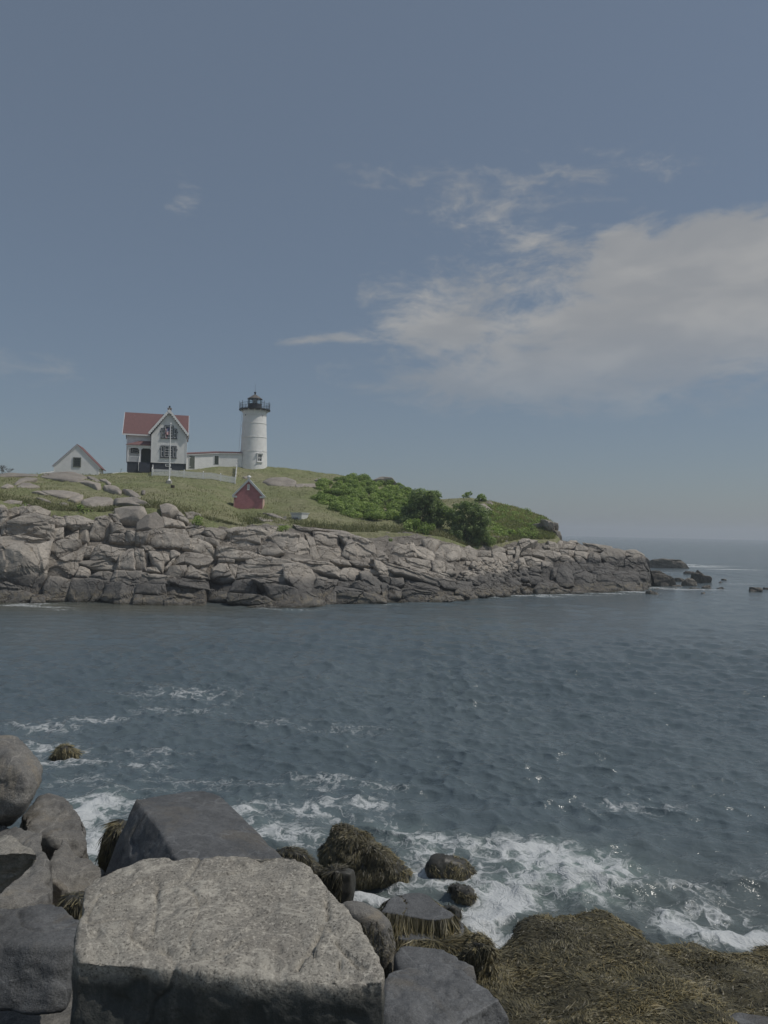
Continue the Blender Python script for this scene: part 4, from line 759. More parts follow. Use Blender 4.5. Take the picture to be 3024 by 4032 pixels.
    MB().prismx([(1.5, EV - .2), (1.88, EV - .2), (1.88, EV - .75)], -4.0, -3.9).build('eave_bracket', MAT['white2'], h)
build_house()

# ================================================================== passage between house and tower
def build_passage():
    A, B, C = at(733, 1848, 115.6), at(861, 1833, 118.3), at(952, 1832, 119.4)
    ro = empty('covered_passage', A); tag(ro, 'long low white passage with thin red roof between house and tower', 'passage')
    pts = [A, B, C]; top = [at(733, 1790, 115.6)[2], at(861, 1784, 118.3)[2], at(952, 1786, 119.4)[2]]
    for k in range(2):
        p, q = pts[k] - A, pts[k + 1] - A; d = q - p; d[2] = 0; L = np.linalg.norm(d); d /= L; n = np.array([-d[1], d[0], 0])
        z0 = -1.6; za, zb = top[k] - A[2], top[k + 1] - A[2]
        def W(u, v, z): return tuple(p * np.array([1, 1, 0]) + d * u + n * v + np.array([0, 0, z]))
        box8 = lambda u0, u1, v0, v1, zl, zr, zlo: ([W(u0, v0, zlo), W(u1, v0, zlo), W(u1, v1, zlo), W(u0, v1, zlo), W(u0, v0, zl), W(u1, v0, zr), W(u1, v1, zr), W(u0, v1, zl)], [(0, 3, 2, 1), (4, 5, 6, 7), (0, 1, 5, 4), (1, 2, 6, 5), (2, 3, 7, 6), (3, 0, 4, 7)])
        ov = .004 * k
        MB().add(*box8(-.02 + ov, L, ov, 2.4 - ov, za, zb, z0)).build('wall', MAT['white'], ro)
        def slab(v0, v1, h0, h1, th, u0=-.05, u1=L + .05):
            return ([W(u0, v0, za + h0), W(u1, v0, zb + h0), W(u1, v1, zb + h1), W(u0, v1, za + h1), W(u0, v0, za + h0 + th), W(u1, v0, zb + h0 + th), W(u1, v1, zb + h1 + th), W(u0, v1, za + h1 + th)], [(0, 3, 2, 1), (4, 5, 6, 7), (0, 1, 5, 4), (1, 2, 6, 5), (2, 3, 7, 6), (3, 0, 4, 7)])
        m = MB(); m.add(*slab(-.22, 1.2, .02 - ov, .28 - ov, .12)); m.add(*slab(1.2, 2.62, .28 - ov, .02 - ov, .12)); m.build('roof', MAT['red'], ro)
        MB().add(*slab(-.20, -.16, -.10, -.10, .11)).build('eave_board', MAT['white2'], ro)
        def panel(px0, px1, py0, py1, name, mat, frame):
            D0 = pts[k][1]
            P0, P1 = at(px0, py1, D0) - A, at(px1, py0, D0) - A
            u0 = (px0 - [733, 861][k]) / ([128, 91][k]) * L; u1 = (px1 - [733, 861][k]) / ([128, 91][k]) * L; zz0, zz1 = P0[2], P1[2]
            o = MB().add(*box8(u0, u1, -.05, .02, zz1, zz1, zz0)).build(name, MAT[mat], ro)
            if frame:
                for (a, b, c, e) in ((u0 - .08, u0, zz0, zz1 + .08), (u1, u1 + .08, zz0, zz1 + .08), (u0, u1, zz1, zz1 + .08)): MB().add(*box8(a, b, -.065, .02, e, e, c)).build('frame', MAT['white2'], o)
                if name == 'door':
                    for hz in (zz0 + .25, zz1 - .3): MB().add(*box8(u0, u0 + .22, -.06, -.052, hz + .06, hz + .06, hz)).build('hinge', MAT['white2'], o)
            return o
        if k == 0:
            panel(744, 765, 1795, 1843, 'door', 'greydoor', True); panel(843, 860, 1789, 1823, 'hatch', 'green', True)
build_passage()

# ================================================================== lighthouse
def build_tower():
    T = at(998, 1834, 121.0); T[2] -= .3; lh = empty('lighthouse', T); tag(lh, 'white conical lighthouse tower with black lantern and iron gallery', 'lighthouse')
    b = .3; vd = np.array([T[0], T[1]]); vaz = math.atan2(-vd[1], -vd[0])       # towards the camera
    H_ = lambda z: b + z
    rad = lambda z: 2.22 - (2.22 - 1.90) * np.clip(z / 8.3, 0, 1)
    prof = [(rad(z), H_(z)) for z in np.linspace(-1.2, 8.25, 20)] + [(1.92, H_(8.4)), (1.98, H_(8.7)), (2.0, H_(9.02))]
    MB().lathe(prof, 72).build('tower_shaft', MAT['white'], lh, True)
    for z in (2.28, 4.56, 6.84, 8.16): r_ = float(rad(z)); MB().lathe([(r_ - .02, H_(z - .035)), (r_ + .05, H_(z - .03)), (r_ + .05, H_(z + .03)), (r_ - .02, H_(z + .035))], 72, caps=False).build('seam_band', MAT['white'], lh, True)
    MB().lathe([(2.0, H_(9.02)), (2.52, H_(9.05)), (2.55, H_(9.12)), (2.55, H_(9.22)), (1.0, H_(9.23))], 60).build('gallery_deck', MAT['black'], lh)
    for k in range(14):
        a = vaz + (k + .0) * 2 * math.pi / 14; ca, sa = math.cos(a), math.sin(a); mb = MB(); pr = []
        for i in range(7):
            t = i / 6 * math.pi / 2; pr.append((2.42 - .46 * math.sin(t), H_(9.0) - .62 * (1 - math.cos(t))))
        pr = [(2.42, H_(9.03))] + pr[1:] + [(1.9, H_(8.2)), (1.9, H_(9.03))]
        vs = []
        for s_ in (-.05, .05):
            for r_, z in pr: vs.append((r_ * ca - s_ * sa, r_ * sa + s_ * ca, z))
        n = len(pr); mb.add(vs, [tuple(range(n)), tuple(range(2 * n - 1, n - 1, -1))] + [(i, i + n, (i + 1) % n + n, (i + 1) % n) for i in range(n)]); mb.build('bracket', MAT['white2'], lh)
    npost = 12; rl = empty_part = None
    ro = MB().bar((2.46, 0, H_(9.2)), (2.46, 0, H_(10.1)), .03).build('railing', MAT['black'], lh)
    for (z, rr_) in ((10.12, .022), (9.72, .016), (9.34, .016)):
        N = 60; rail = MB()
        for k in range(N):
            a0, a1 = 2 * math.pi * k / N, 2 * math.pi * (k + 1) / N; rail.bar((2.46 * math.cos(a0), 2.46 * math.sin(a0), H_(z)), (2.46 * math.cos(a1), 2.46 * math.sin(a1), H_(z)), rr_, n=5)
        rail.build('rail', MAT['black'], ro)
    for k in range(npost):
        a = vaz + .12 + 2 * math.pi * k / npost; x, y = 2.46 * math.cos(a), 2.46 * math.sin(a)
        MB().bar((x, y, H_(9.2)), (x, y, H_(10.25)), .035).lathe([(.02, H_(10.25)), (.055, H_(10.32)), (.035, H_(10.40)), (.004, H_(10.52))], 8, x, y).build('railing_post', MAT['black'], ro)
    bl = MB()
    for k in range(96):
        a = 2 * math.pi * k / 96; x, y = 2.46 * math.cos(a), 2.46 * math.sin(a); bl.bar((x, y, H_(9.25)), (x, y, H_(10.12)), .007, n=4)
    tag(bl.build('balusters', MAT['black'], ro), kind='stuff')
    # lantern
    n = 10; a0 = vaz + math.pi / n; rL = 1.13
    MB().lathe([(rL, H_(9.2)), (rL, H_(10.05)), (rL + .04, H_(10.06)), (rL + .04, H_(10.14))], n, a0=a0).build('lantern_parapet', MAT['black'], lh)
    gz0, gz1 = H_(10.14), H_(10.95)
    P = [(rL * math.cos(a0 + 2 * math.pi * k / n), rL * math.sin(a0 + 2 * math.pi * k / n)) for k in range(n)]
    for k in range(n):
        p, q = P[k], P[(k + 1) % n]; MB().bar((p[0], p[1], gz0), (p[0], p[1], gz1), .045, n=6).build('lantern_mullion', MAT['black'], lh)
        s = .995; MB().add([(p[0] * s, p[1] * s, gz0), (q[0] * s, q[1] * s, gz0), (q[0] * s, q[1] * s, gz1), (p[0] * s, p[1] * s, gz1)], [(0, 1, 2, 3)]).build('lantern_pane', MAT['lglass'], lh)
    MB().lathe([(rL * 1.02, gz1), (1.24, gz1), (1.24, gz1 + .07), (.62, gz1 + .48), (.24, gz1 + .72), (.17, gz1 + .78)], n, a0=a0).build('lantern_roof', MAT['copper'], lh)
    MB().lathe([(.15, gz1 + .78), (.12, gz1 + .88), (.10, gz1 + .93), (.17, gz1 + 1.0), (.20, gz1 + 1.09), (.15, gz1 + 1.19), (.05, gz1 + 1.24)], 16).build('ventilator_ball', MAT['black'], lh, True)
    MB().bar((0, 0, gz1 + 1.2), (0, 0, gz1 + 2.55), .02, .012).build('lightning_rod', MAT['black'], lh)
    ln = MB().lathe([(.20, H_(9.3)), (.22, H_(10.2)), (.34, H_(10.3)), (.38, H_(10.55)), (.33, H_(10.8)), (.18, H_(10.92))], 16).build('lens', MAT['concrete'], lh, True)
    # portholes, window, cables
    for ang in (-47, 42):
        a = vaz + R(ang); r_ = float(rad(8.15)); c = Vector((r_ * math.cos(a), r_ * math.sin(a), H_(8.1))); d = Vector((math.cos(a), math.sin(a), 0))
        po = MB().bar(c - d * .05, c + d * .06, .17, n=18).build('porthole', MAT['white2'], lh); MB().bar(c + d * .05, c + d * .064, .11, n=18).build('pane', MAT['pane'], po)
    a = vaz + R(25.8); win = empty_win = None
    rw = float(rad(1.3)); M3 = Matrix.Rotation(a + math.pi / 2, 4, 'Z')
    def loc(mb_, name, mat, par):
        o = mb_.build(name, mat, par); o.matrix_local = Matrix.Translation((rw * math.cos(a), rw * math.sin(a), H_(0))) @ M3 if par == lh else Matrix.Identity(4); return o
    wf = loc(MB().box(-.42, -.30, -.12, .3, .55, 1.78).box(.30, .42, -.12, .3, .55, 1.78).box(-.30, .30, -.12, .3, 1.66, 1.78).box(-.30, .30, -.12, .3, .55, .64), 'window', MAT['white2'], lh)
    loc(MB().prism([(-.55, 1.80), (.55, 1.80), (.55, 1.92), (.0, 2.14), (-.55, 1.92)], -.26, .3), 'window_hood', MAT['white2'], wf)
    for s_ in (-1, 1): loc(MB().box(s_ * .46 - .05, s_ * .46 + .05, -.2, .2, 1.5, 1.80), 'hood_bracket', MAT['white2'], wf)
    loc(MB().box(-.52, .52, -.22, .3, .42, .55), 'window_sill', MAT['white2'], wf)
    for (xa, xb, za, zb) in ((-.30, -.03, .64, 1.10), (.03, .30, .64, 1.10), (-.30, -.03, 1.18, 1.66), (.03, .30, 1.18, 1.66)): loc(MB().box(xa, xb, -.07, -.05, za, zb), 'pane', MAT['pane'], wf)
    loc(MB().box(-.03, .03, -.09, .2, .64, 1.66).box(-.30, -.03, -.088, .2, 1.10, 1.18).box(.03, .30, -.088, .2, 1.10, 1.18), 'glazing_bar', MAT['white2'], wf)
    for (ang, k) in ((-86, 0),):
        a = vaz + R(ang); d = Vector((math.cos(a), math.sin(a), 0)); mb = MB(); mb.bar(d * 2.35 + Vector((0, 0, H_(9.0))), d * 2.1 + Vector((0, 0, H_(8.3))), .022, n=5)
        mb.bar(d * 2.1 + Vector((0, 0, H_(8.3))), d * 2.18 + Vector((0, 0, H_(6.8))), .022, n=5).bar(d * 2.18 + Vector((0, 0, H_(6.8))), d * 2.42 + Vector((0, 0, H_(2.2))), .022, n=5); mb.build('cable', MAT['greytrim'], lh)
        for z in (6.4, 4.9): r_ = float(rad(z)); MB().bar(d * (r_ - .05) + Vector((0, 0, H_(z))), d * (r_ + .16) + Vector((0, 0, H_(z))), .06, n=8).build('cable_bracket', MAT['white2'], lh)
build_tower()

# ================================================================== white shed, red oil house
def build_shed():
    s = empty('white_shed', at(213.5, 1865, 106), R(13)); s.location.z = 12.6; tag(s, 'white clapboard shed with one window behind the granite dome', 'shed')
    b = s.location.z; Wd = 5.95; E = 15.5 - b; A = 18.55 - b; xc = 2.98; dp = 5.0
    MB().prism([(0, 0), (Wd, 0), (Wd, E), (xc, A - .1), (0, E)], 0, dp).build('wall', MAT['white'], s)
    clapboards(s, lambda z: [(max(0, (z - E)) / (A - .1 - E) * xc + .05, Wd - .05 - max(0, (z - E)) / (A - .1 - E) * (Wd - xc))], 1.0, A - .15, -.006, MAT['white'])
    r1 = MB().prism([(-.22, E - .2), (xc, A), (xc, A + .12), (-.28, E - .1)], -.12, dp + .15); r1.prism([(xc, A), (Wd + .30, E - .28), (Wd + .36, E - .18), (xc, A + .12)], -.12, dp + .15); r1.build('roof', MAT['red'], s)
    MB().prism([(-.24, E - .36), (xc, A - .17), (xc, A + .02), (-.24, E - .18)], -.135, -.10).build('rake_board', MAT['greytrim'], s)
    MB().prism([(xc, A - .17), (Wd + .32, E - .44), (Wd + .32, E - .26), (xc, A + .02)], -.137, -.10).build('rake_board', MAT['greytrim'], s)
    for x in (0, Wd): MB().box(x - .07, x + .07, -.05, .08, 0, E - .1).build('corner_board', MAT['white2'], s)
    sash_window(s, 2.60, 3.45, 2.78 + .05, 4.02, -.03, rows=4, cols=3, trim=.11, surround='greydoor', bar=.03, mid=.03, sash='greydoor')
    MB().box(Wd + .005, Wd + .05, 1.8, 2.7, 0, 2.1).build('door', MAT['greydoor'], s)
build_shed()
def build_oil_house():
    P = at(920, 2024, 92); s = empty('oil_house', P, R(6)); s.location.z = P[2] - .25; tag(s, 'small red brick shed with pale grey roof trim on the grass slope', 'shed')
    b = s.location.z; Wd = 3.52; E = 11.05 - b; A = 13.15 - b; xc = Wd / 2; dp = 3.6
    MB().prism([(0, -.5), (Wd, -.5), (Wd, E), (xc, A - .22), (0, E)], 0, dp).build('wall', MAT['redwall'], s)
    mb = MB(); z = .30; row = 0
    hw = lambda z_: (max(0, z_ - E) / (A - .22 - E) * xc)
    while z < A - .45:                     # courses of painted brick, a few millimetres proud of their joints
        x = .06 + hw(z + .07) - (.0 if row % 2 else .13); xe = Wd - .06 - hw(z + .07)
        while x < xe:
            xa, xb = max(x, .06 + hw(z + .07)), min(x + .25, xe)
            if xb - xa > .05: mb.box(xa, xb, -.012 - .006 * random.random(), .001, z, z + .072)
            x += .262
        z += .084; row += 1
    tag(mb.build('brickwork', MAT['redwall'], s), kind='stuff')
    r1 = MB().prism([(-.22, E - .12), (xc, A - .05), (xc, A + .05), (-.27, E - .04)], -.16, dp + .16); r1.prism([(xc, A - .05), (Wd + .22, E - .12), (Wd + .27, E - .04), (xc, A + .05)], -.16, dp + .16); r1.build('roof', MAT['greytrim'], s)
    MB().prism([(-.24, E - .30), (xc, A - .32), (xc, A + .02), (-.24, E - .02)], -.18, -.14).build('rake_board', MAT['greytrim'], s); MB().prism([(xc, A - .32), (Wd + .24, E - .30), (Wd + .24, E - .02), (xc, A + .02)], -.182, -.14).build('rake_board', MAT['greytrim'], s)
    for x0_, x1_ in ((-.17, .36), (Wd - .36, Wd + .17)): MB().box(x0_, x1_, -.20, .05, E - .30, E - .06).build('cornice_return', MAT['greytrim'], s)
    v = MB().box(xc - .16, xc + .12, -.05, .02, A - 1.36, A - .72).build('gable_vent', MAT['white2'], s)
    for k in range(5): MB().box(xc - .10, xc + .06, -.06, -.045, A - 1.26 + k * .1, A - 1.22 + k * .1).build('slat', MAT['greyblock'], v)
    MB().box(xc - .21, xc + .15, -.09, .02, A - 1.42, A - 1.36).build('vent_sill', MAT['white2'], v)
    MB().box(-.035, .045, -.03, .05, .1, E - .3).box(.045, Wd - .045, -.03, .0, .20, .29).build('trim_board', MAT['pink'], s)
    MB().box(Wd - .045, Wd + .05, -.03, dp, -.3, E - .3).build('side_wall', MAT['pink'], s)
    MB().lathe([(.10, A + .02), (.12, A + .12), (.24, A + .17), (.25, A + .27), (.18, A + .38), (.04, A + .44)], 14, xc, .35).build('roof_ventilator', MAT['white2'], s, True)
build_oil_house()

# ================================================================== flagpole, flag, stump, bin, markers, fence, boardwalk
def build_flag():
    P = on_ground(666, 1903); f = empty('flagpole', P); tag(f, 'tall white flagpole on a concrete block in front of the house', 'flagpole'); hz = at(668, 1667, P[1])[2] - P[2]
    MB().box(-.32, .32, -.32, .32, -.4, .36).build('base', MAT['concrete'], f); MB().lathe([(.26, .36), (.20, .44), (.11, .62)], 16).build('collar', MAT['white2'], f)
    MB().bar((0, 0, .4), (0, 0, hz - .15), .095, .055, 14).build('pole', MAT['white2'], f); MB().lathe([(.02, hz - .16), (.10, hz - .12), (.12, hz - .03), (.08, hz + .06), (.01, hz + .09)], 12).build('ball', MAT['white2'], f, True)
    MB().box(-.42, -.34, -.2, .1, -.2, .3).build('cleat_box', MAT['wood'], f)
    # limp flag: hangs in folds from the hoist
    nu, nv = 40, 26; V = []; UV = []
    L, Hh = 1.65, 1.02; top = hz - .45
    for j in range(nv):
        for i in range(nu):
            u, v = i / (nu - 1), j / (nv - 1)
            x = -.07 - .78 * (1 - math.exp(-2.2 * u)) * (1 - .25 * v); z = top - v * Hh - .95 * u ** 1.25 + .25 * u * v
            y = .13 * math.sin(9.5 * u + 1.5 * v) * min(1, u * 4) + .05 * math.sin(17 * u - 3 * v) * u; x += .07 * math.sin(7 * u + 2.2 * v) * u
            V.append((x, y, z)); UV.append((u, v))
    m, t, b = new_mat('flag_cloth'); ua, va = attr(t, 'fu'), attr(t, 'fv')
    st = t.math('GREATER_THAN', t.math('MODULO', t.math('MULTIPLY', va, 6.5), 1.0), 0.5)
    c = t.mix(st, rgb(.42, .035, .05), rgb(.72, .71, .70)); canton = t.math('MULTIPLY', t.math('LESS_THAN', ua, .4), t.math('LESS_THAN', va, .54))
    cmb = t.add('ShaderNodeCombineXYZ'); t.l.new(t.math('MULTIPLY', ua, 15.0), cmb.inputs[0]); t.l.new(t.math('MULTIPLY', va, 9.3), cmb.inputs[1])
    star = t.math('LESS_THAN', t.vor(cmb.outputs[0], 1.0, rnd=0.0), .27); cc = t.mix(star, rgb(.03, .045, .16), rgb(.72, .71, .70))
    c = t.mix(canton, c, cc); t.put(b.inputs['Base Color'], c); b.inputs['Roughness'].default_value = .8
    UV = np.array(UV); g = make('flag', np.array(V) , grid_faces(nv, nu), m, None, True, dict(fu=UV[:, 0], fv=UV[:, 1])); g.location = tuple(P)
    so = g.modifiers.new('thickness', 'SOLIDIFY'); so.thickness = .01
    tag(g, 'striped flag with blue starred corner hanging limp from the flagpole', 'flag')
build_flag()
def build_small():
    P = on_ground(680, 1920); o = MB().lathe([(.20, -.2), (.24, .02), (.25, .14), (.23, .15), (.25, .17), (.25, .27), (.21, .30), (.21, .33), (.05, .33)], 14).build('wooden_tub', MAT['wood']); o.location = tuple(P); tag(o, 'small dark wooden tub on the grass below the flagpole', 'tub')
    P = on_ground(1180, 2043); bn = empty('stone_bin', P, R(-28)); tag(bn, 'grey and white flared stone bin on the lawn right of the red shed', 'bin')
    w_ = 1.0; h_ = .62
    V = [(-.62, -.55, -.15), (.62, -.55, -.15), (.62, .55, -.15), (-.62, .55, -.15), (-.78, -.72, h_), (.78, -.72, h_), (.78, .72, h_), (-.78, .72, h_)]
    MB().add(V, [(0, 3, 2, 1), (4, 5, 6, 7), (0, 1, 5, 4), (1, 2, 6, 5), (2, 3, 7, 6), (3, 0, 4, 7)]).build('body', MAT['white2'], bn)
    MB().box(-.84, .84, -.78, .78, h_, h_ + .09).build('rim', MAT['greytrim'], bn)
    MB().box(-.76, .76, -.735, -.70, h_ - .16, h_ - .10).build('ledge', MAT['greytrim'], bn)
    for j in range(3):
        for i in range(3):
            t0, t1 = j / 3, (j + 1) / 3; y0 = -.55 + i * .37 + (.1 if j % 2 else 0); y1 = min(y0 + .35, .62)
            x0_, x1_ = -.64 - .16 * t0 - .03, -.64 - .16 * t1 - .03; z0_, z1_ = -.1 + t0 * .7 + .02, -.1 + t1 * .7 - .02
            MB().add([(x0_, y0, z0_), (x0_, y1, z0_), (x1_, y1, z1_), (x1_, y0, z1_), (x0_ + .2, y0, z0_), (x0_ + .2, y1, z0_), (x1_ + .2, y1, z1_), (x1_ + .2, y0, z1_)], [(0, 1, 2, 3), (0, 4, 5, 1), (3, 2, 6, 7), (0, 3, 7, 4), (1, 5, 6, 2)]).build('block', MAT['greyblock'], bn)
    for (px, py, lab) in ((1122, 2041, 'small pale square marker block between red shed and stone bin'), (1166, 2046, 'small grey block standing against the stone bin')):
        P = on_ground(px, py); o = MB().add(*((lambda s: ([(-s, -s, -.15), (s, -s, -.15), (s, s, -.15), (-s, s, -.15), (-s * .92, -s * .92, .24), (s * .92, -s * .92, .24), (s * .92, s * .92, .24), (-s * .92, s * .92, .24)], [(0, 3, 2, 1), (4, 5, 6, 7), (0, 1, 5, 4), (1, 2, 6, 5), (2, 3, 7, 6), (3, 0, 4, 7)]))(.17))).build('marker_block', MAT['concrete'] if px < 1150 else MAT['greyblock']); o.location = tuple(P); o.rotation_euler[2] = .3; tag(o, lab, 'block')
build_small()
def fence_run(root, P0, P1, npick, posts, hgt=1.0, sag=None, base_fn=None):
    P0, P1 = np.array(P0), np.array(P1); d = P1 - P0; dh = d.copy(); dh[2] = 0; L = np.linalg.norm(dh); u = dh / L; n = np.array([-u[1], u[0], 0]); O = np.array(root.location)
    def pt(s): 
        p = P0 + d * s
        if base_fn is not None: p[2] = base_fn(s)
        return p - O
    v0 = [(-.05, -.012, .04), (.05, -.012, .04), (.05, .012, .04), (-.05, .012, .04), (-.05, -.012, hgt - .06), (.05, -.012, hgt - .06), (.05, .012, hgt - .06), (-.05, .012, hgt - .06), (0, -.012, hgt), (0, .012, hgt)]
    vs = [tuple(u * a + n * b + np.array([0, 0, c])) for a, b, c in v0]
    me = bpy.data.meshes.new('picket'); me.from_pydata(vs, [], [(0, 3, 2, 1), (0, 1, 5, 8, 4), (3, 7, 9, 6, 2), (1, 2, 6, 5), (0, 4, 7, 3), (4, 8, 9, 7), (5, 6, 9, 8)]); me.materials.append(MAT['white2'])
    for k in range(npick):
        o = bpy.data.objects.new('picket', me); o.location = tuple(pt((k + .5) / npick) - n * .03); link(o, root)
    N = 10
    for z in (.25, .78):
        mb = MB()
        for k in range(N):
            a, b = pt(k / N), pt((k + 1) / N); q = [a + n * .0, b + n * .0, b + n * .04, a + n * .04]
            mb.add([tuple(p + np.array([0, 0, z * hgt])) for p in q] + [tuple(p + np.array([0, 0, z * hgt + .08])) for p in q], [(0, 3, 2, 1), (4, 5, 6, 7), (0, 1, 5, 4), (2, 3, 7, 6)])
        mb.build('rail', MAT['white2'], root)
    for s in posts:
        p = pt(s); MB().box(p[0] - .06, p[0] + .06, p[1] - .02, p[1] + .10, p[2] - .4, p[2] + hgt + .06).lathe([(.10, p[2] + hgt + .06), (.09, p[2] + hgt + .10), (.02, p[2] + hgt + .17)], 6, p[0], p[1] + .04).build('post', MAT['white2'], root)
def build_fence():
    a, b = on_ground(598, 1874), on_ground(926, 1905); f = empty('picket_fence', a); tag(f, 'white picket fence enclosing the yard between house and lighthouse', 'fence')
    ss = np.linspace(0, 1, 25); zz = [ground_z(*(a + (b - a) * s)[:2]) + .03 for s in ss]
    bf = lambda s: float(np.interp(s, ss, zz))
    fence_run(f, a, b, 74, (.0, .22, .38, .61, .82, 1.0), 1.0, base_fn=bf)
    e = at(932, 1833, 118.0); n_ = 50
    s2 = np.linspace(0, 1, 10); z2 = []
    for s in s2:
        p = b + (e - b) * s; z2.append(ground_z(p[0], p[1]) + .03)
    fence_run(f, b, e, 52, (.25, .5, .75, 1.0), 1.0, base_fn=lambda s: float(np.interp(s, s2, z2)))
    c = at(601, 1858, 113.6); fence_run(f, a, c, 20, (.5, 1.0), 1.0, base_fn=lambda s: ground_z(*(a + (c - a) * s)[:2]) + .03)
build_fence()
def build_boardwalk():
    a, b = at(432, 1868, 111.5), at(523, 1862, 115.0); r_ = empty('boardwalk', a); tag(r_, 'short grey boardwalk leading to the porch on the left of the house', 'boardwalk'); d = b - a; L = np.linalg.norm(d[:2]); ang = math.atan2(d[1], d[0]); r_.rotation_euler[2] = ang
    n = 18
    for k in range(n):
        z = d[2] * k / n; MB().box(k * L / n, (k + .92) * L / n, -.6, .6, z + .16, z + .21).build('plank', MAT['greytrim'], r_)
    MB().add([(0, -.64, .0), (L, -.64, d[2]), (L, -.60, d[2]), (0, -.60, .0), (0, -.64, .22), (L, -.64, d[2] + .22), (L, -.60, d[2] + .22), (0, -.60, .22)], [(0, 3, 2, 1), (4, 5, 6, 7), (0, 1, 5, 4), (2, 3, 7, 6), (0, 4, 7, 3), (1, 2, 6, 5)]).build('side_board', MAT['white2'], r_)
    for s in (.05, .5, .95): MB().box(L * s - .06, L * s + .06, -.58, -.46, d[2] * s - .8, d[2] * s + .16).build('leg', MAT['white2'], r_)
    a, b = at(160, 1866, 108), at(222, 1858, 110); rr_ = empty('ramp_rail', a); tag(rr_, 'white ramp side showing behind the left of the white shed', 'ramp'); d = b - a
    MB().add([(0, 0, 0), tuple(d), tuple(d + np.array([0, .06, 0])), (0, .06, 0), (0, 0, .14), tuple(d + np.array([0, 0, .14])), tuple(d + np.array([0, .06, .14])), (0, .06, .14)], [(0, 3, 2, 1), (4, 5, 6, 7), (0, 1, 5, 4), (2, 3, 7, 6), (0, 4, 7, 3), (1, 2, 6, 5)]).build('side_board', MAT['white2'], rr_)
    for s in (.1, .5, .9): p = d * s; MB().box(p[0] - .05, p[0] + .05, p[1] + .07, p[1] + .17, p[2] - 1.2, p[2] + .1).build('post', MAT['white2'], rr_)
build_boardwalk()

# ================================================================== vegetation
def leaf_mesh(name, C, Nrm, size, tint, mat, parent, rng, aspect=.62):
    """one folded leaf per point: two quads with a crease"""
    n = len(C); t = rng.normal(size=(n, 3)); t -= (t * Nrm).sum(1)[:, None] * Nrm; t /= np.linalg.norm(t, axis=1)[:, None]; b = np.cross(Nrm, t)
    s = size[:, None]; tip = C + t * s; base = C - t * s; l = C + b * s * aspect + Nrm * s * .18; r_ = C - b * s * aspect + Nrm * s * .18
    V = np.stack([base, r_, tip, l], 1).reshape(-1, 3); i = np.arange(n)[:, None] * 4; F_ = np.concatenate([np.hstack([i, i + 1, i + 2]), np.hstack([i, i + 2, i + 3])])
    o = make(name, V, F_, mat, parent, False, dict(tint=np.repeat(np.clip(tint, 0, 1), 4))); tag(o, kind='stuff'); return o
def clump_points(c, r3, n, rng, shell=.55):
    d = rng.normal(size=(n, 3)); d /= np.linalg.norm(d, axis=1)[:, None]; rad = (shell + (1 - shell) * rng.random(n)) ** .8
    p = c + d * np.array(r3) * rad[:, None]; nn = d + .55 * rng.normal(size=(n, 3)) + np.array([0, 0, .35]); nn /= np.linalg.norm(nn, axis=1)[:, None]; return p, nn, rad
def in_poly(px, py, poly):
    poly = np.asarray(poly); ins = False; j = len(poly) - 1
    for i in range(len(poly)):
        if (poly[i, 1] > py) != (poly[j, 1] > py) and px < (poly[j, 0] - poly[i, 0]) * (py - poly[i, 1]) / (poly[j, 1] - poly[i, 1]) + poly[i, 0]: ins = not ins
        j = i
    return ins
def stems(parent, base, tips, r0, mat, rng):
    mb = MB()
    for t in tips:
        b = base + np.append(rng.normal(0, .12, 2), 0); m = (b + t) / 2 + rng.normal(0, .18, 3); mb.bar(b, m, r0, r0 * .7, 6).bar(m, t, r0 * .7, r0 * .25, 6)
    return tag(mb.build('branches', mat, parent), kind='stuff')
def bush(name, label, clumps, mat, seed, nleaf, lsize, group=None, cat='bush', base=None, tone=0.0):
    rng = np.random.default_rng(seed); cs = np.array([c[:3] for c in clumps]); b = base if base is not None else np.array([cs[:, 0].mean(), cs[:, 1].mean(), cs[:, 2].min() - .6])
    e = empty(name, b); tag(e, label, cat, group); P, N_, S, T = [], [], [], []
    for c in clumps:
        r3 = np.array(c[3:6]); n = int(nleaf * (r3[0] * r3[1] * r3[2]) ** .5 / .6); p, nn, rad = clump_points(np.array(c[:3]), r3, n, rng); P.append(p); N_.append(nn); S.append(lsize * rng.uniform(.6, 1.35, n))
        T.append(.42 + tone + .22 * rng.normal(size=n) + .16 * rng.normal())
    P = np.vstack(P) - b; leaf_mesh('foliage', P, np.vstack(N_), np.concatenate(S), np.concatenate(T), mat, e, rng)
    k = min(len(clumps), 16); idx = rng.choice(len(clumps), k, replace=False); stems(e, np.zeros(3), cs[idx] - b, .05, MAT['wood'], rng); return e
def thicket():
    poly = [(1246,1955),(1258,1918),(1300,1888),(1360,1880),(1420,1888),(1480,1900),(1550,1908),(1600,1940),(1622,1958),(1600,2000),(1585,2030),(1575,2048),(1500,2053),(1440,2048),(1390,2038),(1330,2018),(1280,2000),(1246,1975)]
    rng = np.random.default_rng(51); cl = []
    while len(cl) < 300:
        px, py = rng.uniform(1246, 1622), rng.uniform(1880, 2053)
        if not in_poly(px, py, poly): continue
        g = on_ground(px, py); r_ = rng.uniform(.35, .85); cl.append((g[0], g[1], g[2] + rng.uniform(.1, .7), r_ * 1.2, r_ * 1.2, r_ * .7))
    bush('shrub_thicket', 'broad light green shrub thicket spreading over the hillside', cl, MAT['leafL'], 52, 330, .115, cat='shrubs', tone=.05)
